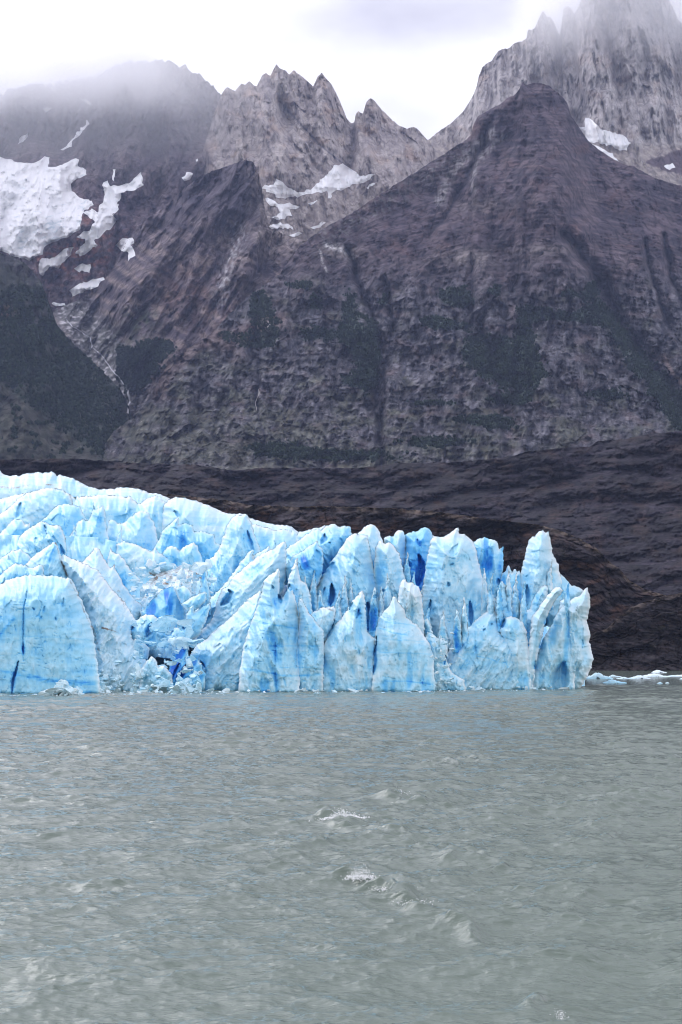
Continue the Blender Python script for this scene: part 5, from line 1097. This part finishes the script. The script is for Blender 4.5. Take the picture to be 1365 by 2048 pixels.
def lake():
    th = np.concatenate([np.linspace(-180, -22, 40)[:-1], np.linspace(-22, 22, 820), np.linspace(22, 180, 40)[1:]]) * math.pi / 180
    rad = np.concatenate([[.5, 4, 10, 16], np.exp(np.linspace(math.log(20), math.log(420), 1500)), np.exp(np.linspace(math.log(440), math.log(30000), 60))])
    R, T = np.meshgrid(rad, th, indexing='ij')
    X = R * np.sin(T); Y = R * np.cos(T)
    Z = np.zeros_like(X); DX = np.zeros_like(X); DY = np.zeros_like(X)
    dr = np.gradient(rad)[:, None] + 0 * X
    inner = (np.abs(T) < math.radians(23))
    lat = R * math.radians(44 / 820)
    r = np.random.default_rng(3)
    nw = 74
    lam = np.exp(np.linspace(math.log(.27), math.log(9), nw))
    calm = .75 + .5 * fbm(X / 22, Y / 60, 3, 501)
    for k in range(nw):
        l = lam[k]
        # wind from the left rear: crests mostly across the view, some spread
        a = math.radians(-68 + r.normal(0, 34))
        kx, ky = math.cos(a) * 2 * math.pi / l, math.sin(a) * 2 * math.pi / l
        ph = r.uniform(0, 2 * math.pi)
        amp = l * (.0150 if l < .9 else .0125 if l < 1.8 else .0092)
        fade = np.clip((l / (2.3 * np.maximum(dr, lat)) - .6), 0, 1)
        fade = np.where(inner, fade, 0)
        if k % 5 == 0:
            warp0 = 1.6 * pn(X / (l * 4.5), Y / (l * 4.5), 510 + k); warp1 = 1.6 * pn(X / (l * 4.5) + 40, Y / (l * 4.5), 710 + k)
            mod0 = .9 * pn(X / (l * 5), Y / (l * 5), 610 + k); mod1 = .9 * pn(X / (l * 5), Y / (l * 5) + 40, 810 + k)
        u_ = r.uniform(0, 2 * math.pi)
        warp = warp0 * math.cos(u_) + warp1 * math.sin(u_)
        mod = np.clip(.75 + mod0 * math.sin(u_) + mod1 * math.cos(u_), 0, 2)
        P = kx * X + ky * Y + ph + warp
        s, c = np.sin(P), np.cos(P)
        A = amp * fade * mod * calm
        Z += A * c
        DX -= A * 1.0 * kx / math.hypot(kx, ky) * s; DY -= A * 1.0 * ky / math.hypot(kx, ky) * s
    # wake crests
    for (pts, w, h) in WAKES:
        q = [gp(*p_) for p_ in pts]
        Xs, Ys = X[:, 39:860], Y[:, 39:860]
        d_, _, _ = polydist(Xs + .9 * pn(Xs / 2.2, Ys / 2.2, 78) + .3 * pn(Xs / .7, Ys / .7, 79), Ys + .9 * pn(Xs / 2.2, Ys / 2.2, 80), q)
        along = np.clip(.45 + 1.1 * pn(Xs / 1.6, Ys / 1.6, 77) + .5 * pn(Xs / .6, Ys / .6, 76), 0, 1.5)
        Z[:, 39:860] += 1.15 * h * np.exp(-(d_ / w) ** 2) * along * np.where(R[:, 39:860] < 200, 1, 0)
    co = np.stack([X + DX, Y + DY, Z], -1)
    nr, na = co.shape[:2]
    o = make_mesh('lake_water', co.reshape(-1, 3), grid_quads(na, nr)[:, ::-1], M_WATER)
    tag(o, kind='structure')
def gp(px, py):
    Y = CAMZ * F / (py - HY); return ((px - CX) / F * Y, Y)
WAKES = [([(560, 1625), (640, 1640), (690, 1645), (760, 1662), (860, 1690), (990, 1730)], .9, .22), ([(690, 1646), (720, 1652)], .8, .25),
         ([(780, 1596), (815, 1600), (900, 1616)], .9, .30), ([(690, 1757), (740, 1772), (800, 1792), (850, 1830), (960, 1880)], .55, .24), ([(745, 1780), (800, 1790)], .5, .30),
         ([(130, 1775), (240, 1768)], .6, .18), ([(250, 2020), (350, 1996), (400, 2020)], .3, .22), ([(860, 1530), (1000, 1515)], 1.6, .28), ([(0, 1600), (160, 1600), (330, 1640)], 2.2, .09),
         ([(1000, 1960), (1120, 2040)], .3, .16), ([(920, 1900), (1030, 1940)], .35, .15)]
lake()

# spray and foam on the breaking crests: heaps of tiny droplets
M_FOAM, t_, p_ = new_mat('foam'); p_.inputs['Base Color'].default_value = (.88, .90, .90, 1); p_.inputs['Roughness'].default_value = .6
def foam(px, py, sx, sy, n, s, seed, label):
    r = np.random.default_rng(seed); x0, y0 = gp(px, py)
    VV = []; FF = []; n0 = 0
    base = np.array([(1, 0, 0), (-1, 0, 0), (0, 1, 0), (0, -1, 0), (0, 0, 1), (0, 0, -1)], float)
    fc = np.array([(0, 2, 4), (2, 1, 4), (1, 3, 4), (3, 0, 4), (2, 0, 5), (1, 2, 5), (3, 1, 5), (0, 3, 5)])
    for k in range(n):
        dx = r.normal(0, sx); hh = abs(r.normal(0, sy)) * max(.25, 1 - (abs(dx) / (2.4 * sx)) ** 2) * (.6 + r.uniform(0, .8))
        c = np.array([x0 + dx * 1.15, y0 + r.normal(0, .3) + .25 * dx, .10 + hh * .62])
        ss = s * r.uniform(.35, 1.2) * (1.5 if hh < sy * .5 else .7)
        VV.append(base * ss * r.uniform(.6, 1.5, 3) + c); FF.append(fc + n0); n0 += 6
    o = make_mesh('foam', np.concatenate(VV), None, M_FOAM, smooth=True, tris=np.concatenate(FF))
    tag(o, label, 'foam', kind='stuff')
foam(685, 1642, .36, .26, 1500, .030, 1, 'white foam breaking on the left wake crest in the middle of the lake')
foam(792, 1596, .40, .24, 700, .028, 2, 'faint foam on the farthest breaking wake crest')
foam(722, 1762, .20, .30, 1100, .018, 3, 'fine spray thrown up beside the nearest wake crest')
foam(788, 1786, .22, .12, 420, .016, 4, 'foam on the crest right of the fine spray')
foam(830, 1812, .30, .06, 160, .011, 7, 'thin foam trailing down the nearest wake crest')
foam(762, 1780, .14, .10, 260, .012, 8, 'small foam knot between the fine spray and the crest right of it')
foam(1122, 2044, .06, .05, 160, .009, 5, 'small foam fleck near the bottom right of the photo')

def brash():
    r = np.random.default_rng(77); VV = []; TT = []; bb = []; n0 = 0
    for k in range(520):
        x = r.uniform(-150, 1175) if k % 3 else r.choice([r.normal(130, 30), r.normal(300, 60), r.normal(640, 40), r.normal(870, 40)])
        Y0 = np.interp(x, [-150, 190, 500, 700, 900, 1150], [296, 306, 316, 325, 336, 350]) - abs(r.normal(0, 3.5))
        V, Fc = PROTO[r.integers(len(PROTO))]; s = .16 * r.lognormal(0, .6)
        P = V * s * r.uniform(.6, 1.6, 3) * (1.3, 1, .7) + np.array([(x - CX) / F * Y0, Y0, .05])
        VV.append(P); TT.append(Fc + n0); n0 += len(P); bb.append(np.full(len(P), r.uniform(.05, .3)))
    o = make_mesh('brash_ice', np.concatenate(VV), None, M_ICE, attrs={'blue': np.concatenate(bb), 'dirt': np.zeros(n0)}, smooth=False, tris=np.concatenate(TT))
    tag(o, 'tiny bits of brash ice floating along the foot of the glacier front', 'brash ice', kind='stuff')
brash()

# ------------------------------------------------------------------ floating ice
def floe(px0, px1, py, top, seed, label, blue=.16, depth=None):
    """low floating slab: traced length, irregular hummocky top"""
    Y = CAMZ * F / (py - HY); r = np.random.default_rng(seed)
    x0, x1 = (px0 - CX) / F * Y, (px1 - CX) / F * Y
    L_ = x1 - x0; D = depth or max(2.0, L_ * .3); H = (py - top) / F * Y
    nx = int(max(24, min(160, (px1 - px0) * 1.2))); ny = 22
    u, v = np.meshgrid(np.linspace(-1, 1, nx), np.linspace(-1, 1, ny))
    edge = 1 - (np.abs(u) ** 2.2 + np.abs(v) ** 2.5)
    edge = edge + .30 * fbm(u * 4 + seed, v * 2, 3, seed)
    pk = np.exp(-((u - r.uniform(-.4, .2)) / .45) ** 2)
    h = np.clip(edge, -1, 1)
    hh = np.where(h > 0, np.sqrt(np.clip(h, 0, 1)) * (.35 + .65 * pk + .35 * fbm(u * 7, v * 3 + seed, 4, seed + 3)), h * 1.2)
    P = np.stack([x0 + (u + 1) * .5 * L_, Y + D * .5 * (v + 1), hh * H], -1)
    Pb = P.copy(); Pb[..., 2] = -H * 1.5 - .2
    V = np.concatenate([P.reshape(-1, 3), Pb.reshape(-1, 3)])
    q1 = grid_quads(nx, ny); q2 = q1[:, ::-1] + nx * ny
    b = blue + .2 * np.clip(.35 - hh, 0, 1).ravel() + .1 * fbm(u * 5, v * 5, 3, seed + 6).ravel()
    o = make_mesh('ice_floe', V, np.concatenate([q1, q2]), M_ICE, attrs={'blue': np.clip(np.concatenate([b, b]), 0, 1), 'dirt': np.zeros(len(V))})
    tag(o, label, 'ice floe', 'ice floes drifting off the right end of the glacier')
floe(1170, 1228, 1357.5, 1346, 1, 'largest humped pale blue floe close beside the end of the glacier', .26)
floe(1208, 1257, 1366.5, 1359.5, 2, 'flat pale blue floe in front of the other floes', .30, 4)
floe(1218, 1245, 1354, 1349.5, 3, 'thin white floe touching the right end of the humped floe', .1)
floe(1236, 1262, 1357.5, 1354, 4, 'low narrow floe between the humped floe and the long strip', .12, 5)
floe(1258, 1304, 1357.5, 1351, 5, 'short white floe at the left end of the long ice strip', .1, 6)
floe(1282, 1345, 1354, 1347.5, 6, 'long white strip of ice floating across the right edge', .08, 8)
floe(1335, 1480, 1353, 1347, 7, 'white ice strip running out of the photo at right', .08, 10)
floe(1309, 1338, 1345.5, 1340, 8, 'small white floe farthest back against the dark shore', .08, 12)
floe(1315, 1327, 1367, 1364, 9, 'tiny floe right of the flat floe, nearer the viewer', .2, 1.5)
floe(1331, 1340, 1366.5, 1364, 10, 'smallest floe bit beside the tiny floe', .15, 1.2)
floe(1360, 1378, 1358.5, 1356, 11, 'little white floe cut by the right edge of the photo', .1, 2)

# ------------------------------------------------------------------ air
def box(name, lo, hi, mat):
    x0, y0, z0 = lo; x1, y1, z1 = hi
    V = [(x0, y0, z0), (x1, y0, z0), (x1, y1, z0), (x0, y1, z0), (x0, y0, z1), (x1, y0, z1), (x1, y1, z1), (x0, y1, z1)]
    Q = [(0, 3, 2, 1), (4, 5, 6, 7), (0, 1, 5, 4), (1, 2, 6, 5), (2, 3, 7, 6), (3, 0, 4, 7)]
    return make_mesh(name, V, Q, mat, smooth=False)
def volume_mat(name, dens, color, aniso=.2):
    m = bpy.data.materials.new(name); m.use_nodes = True; t = m.node_tree
    for n in list(t.nodes): t.nodes.remove(n)
    o = t.nodes.new('ShaderNodeOutputMaterial'); v = t.nodes.new('ShaderNodeVolumePrincipled')
    v.inputs['Density'].default_value = dens; v.inputs['Color'].default_value = color; v.inputs['Anisotropy'].default_value = aniso
    t.links.new(v.outputs[0], o.inputs['Volume'])
    return m, t, v
m_haze, _, _ = volume_mat('haze_air', 2.9e-5, (.55, .65, 1.0, 1), .1)
hz = box('haze', (-9000, -200, -8), (9000, 9500, 3900), m_haze)
tag(hz, kind='stuff')

def cloud(name, c0, c1, z_lo, z_hi, y0, y1, dens, seed, scale, thr, label):
    """ragged cloud volume whose base thins out downwards"""
    m, t, v = volume_mat('cloud_vapour', 0, (1, 1, 1, 1), .55)
    N = t.nodes.new; K = t.links.new
    tc_ = N('ShaderNodeTexCoord'); mp_ = N('ShaderNodeMapping'); mp_.inputs['Scale'].default_value = (scale, scale * .6, scale * 1.3); mp_.inputs['Location'].default_value = (seed, seed, seed)
    K(tc_.outputs['Object'], mp_.inputs['Vector'])
    nn = N('ShaderNodeTexNoise'); nn.inputs['Scale'].default_value = 1; nn.inputs['Detail'].default_value = 4; nn.inputs['Roughness'].default_value = .55
    K(mp_.outputs[0], nn.inputs['Vector'])
    sp_ = N('ShaderNodeSeparateXYZ'); K(tc_.outputs['Object'], sp_.inputs[0])
    def ramp(sock, a, b, lo=0., hi=1.):
        q = N('ShaderNodeMapRange'); q.interpolation_type = 'SMOOTHSTEP'
        q.inputs['From Min'].default_value = a; q.inputs['From Max'].default_value = b
        q.inputs['To Min'].default_value = lo; q.inputs['To Max'].default_value = hi
        K(sock, q.inputs['Value']); return q.outputs[0]
    zu = ramp(sp_.outputs['Z'], z_lo[0], z_lo[1]); zd = ramp(sp_.outputs['Z'], z_lo[1], z_hi, 1, 0)
    zq = N('ShaderNodeMath'); zq.operation = 'MULTIPLY'; K(zu, zq.inputs[0]); K(zd, zq.inputs[1]); zf = zq.outputs[0]
    xa = ramp(sp_.outputs['X'], c0[0], c0[1]); xb = ramp(sp_.outputs['X'], c1[0], c1[1], 1, 0)
    def mul(a, b):
        q = N('ShaderNodeMath'); q.operation = 'MULTIPLY'; K(a, q.inputs[0]); K(b, q.inputs[1]); return q.outputs[0]
    env = mul(mul(zf, xa), xb)
    # noise threshold relaxes where the envelope is full
    s_ = N('ShaderNodeMath'); s_.operation = 'ADD'; K(nn.outputs['Fac'], s_.inputs[0])
    e2 = N('ShaderNodeMath'); e2.operation = 'MULTIPLY'; K(env, e2.inputs[0]); e2.inputs[1].default_value = .35; K(e2.outputs[0], s_.inputs[1])
    nf = ramp(s_.outputs[0], thr, thr + .28)
    d_ = mul(env, nf)
    q = N('ShaderNodeMath'); q.operation = 'MULTIPLY'; K(d_, q.inputs[0]); q.inputs[1].default_value = dens
    K(q.outputs[0], v.inputs['Density'])
    o = box(name, (c0[0], y0, z_lo[0]), (c1[1], y1, z_hi), m)
    tag(o, label, 'cloud', kind='stuff')
    return o
def X_(px, Y): return (px - CX) / F * Y
def Z_(py, Y): return CAMZ + (HY - py) / F * Y
cloud('cloud', (X_(-420, 5400), X_(-200, 5400)), (X_(250, 5400), X_(520, 5400)), (Z_(275, 5200), Z_(150, 5200)), Z_(-20, 5200), 4850, 6100, .0044, 3.1, .0026, .56, 'grey white cloud hiding the top of the dark massif at the left')
cloud('cloud', (X_(985, 5100), X_(1120, 5100)), (X_(1600, 5200), X_(1800, 5200)), (Z_(200, 5000), Z_(-20, 5000)), 3000, 4850, 5700, .0024, 8.3, .0026, .50, 'thin mist drifting across the tall granite tower at the right')
cloud('mist', (X_(-420, 5300), X_(-300, 5300)), (X_(380, 5300), X_(640, 5300)), (Z_(440, 5000), Z_(210, 5000)), 3050, 4750, 5900, .0007, 5.7, .0016, .30, 'pale purple mist hanging over the rock face below the left cloud')
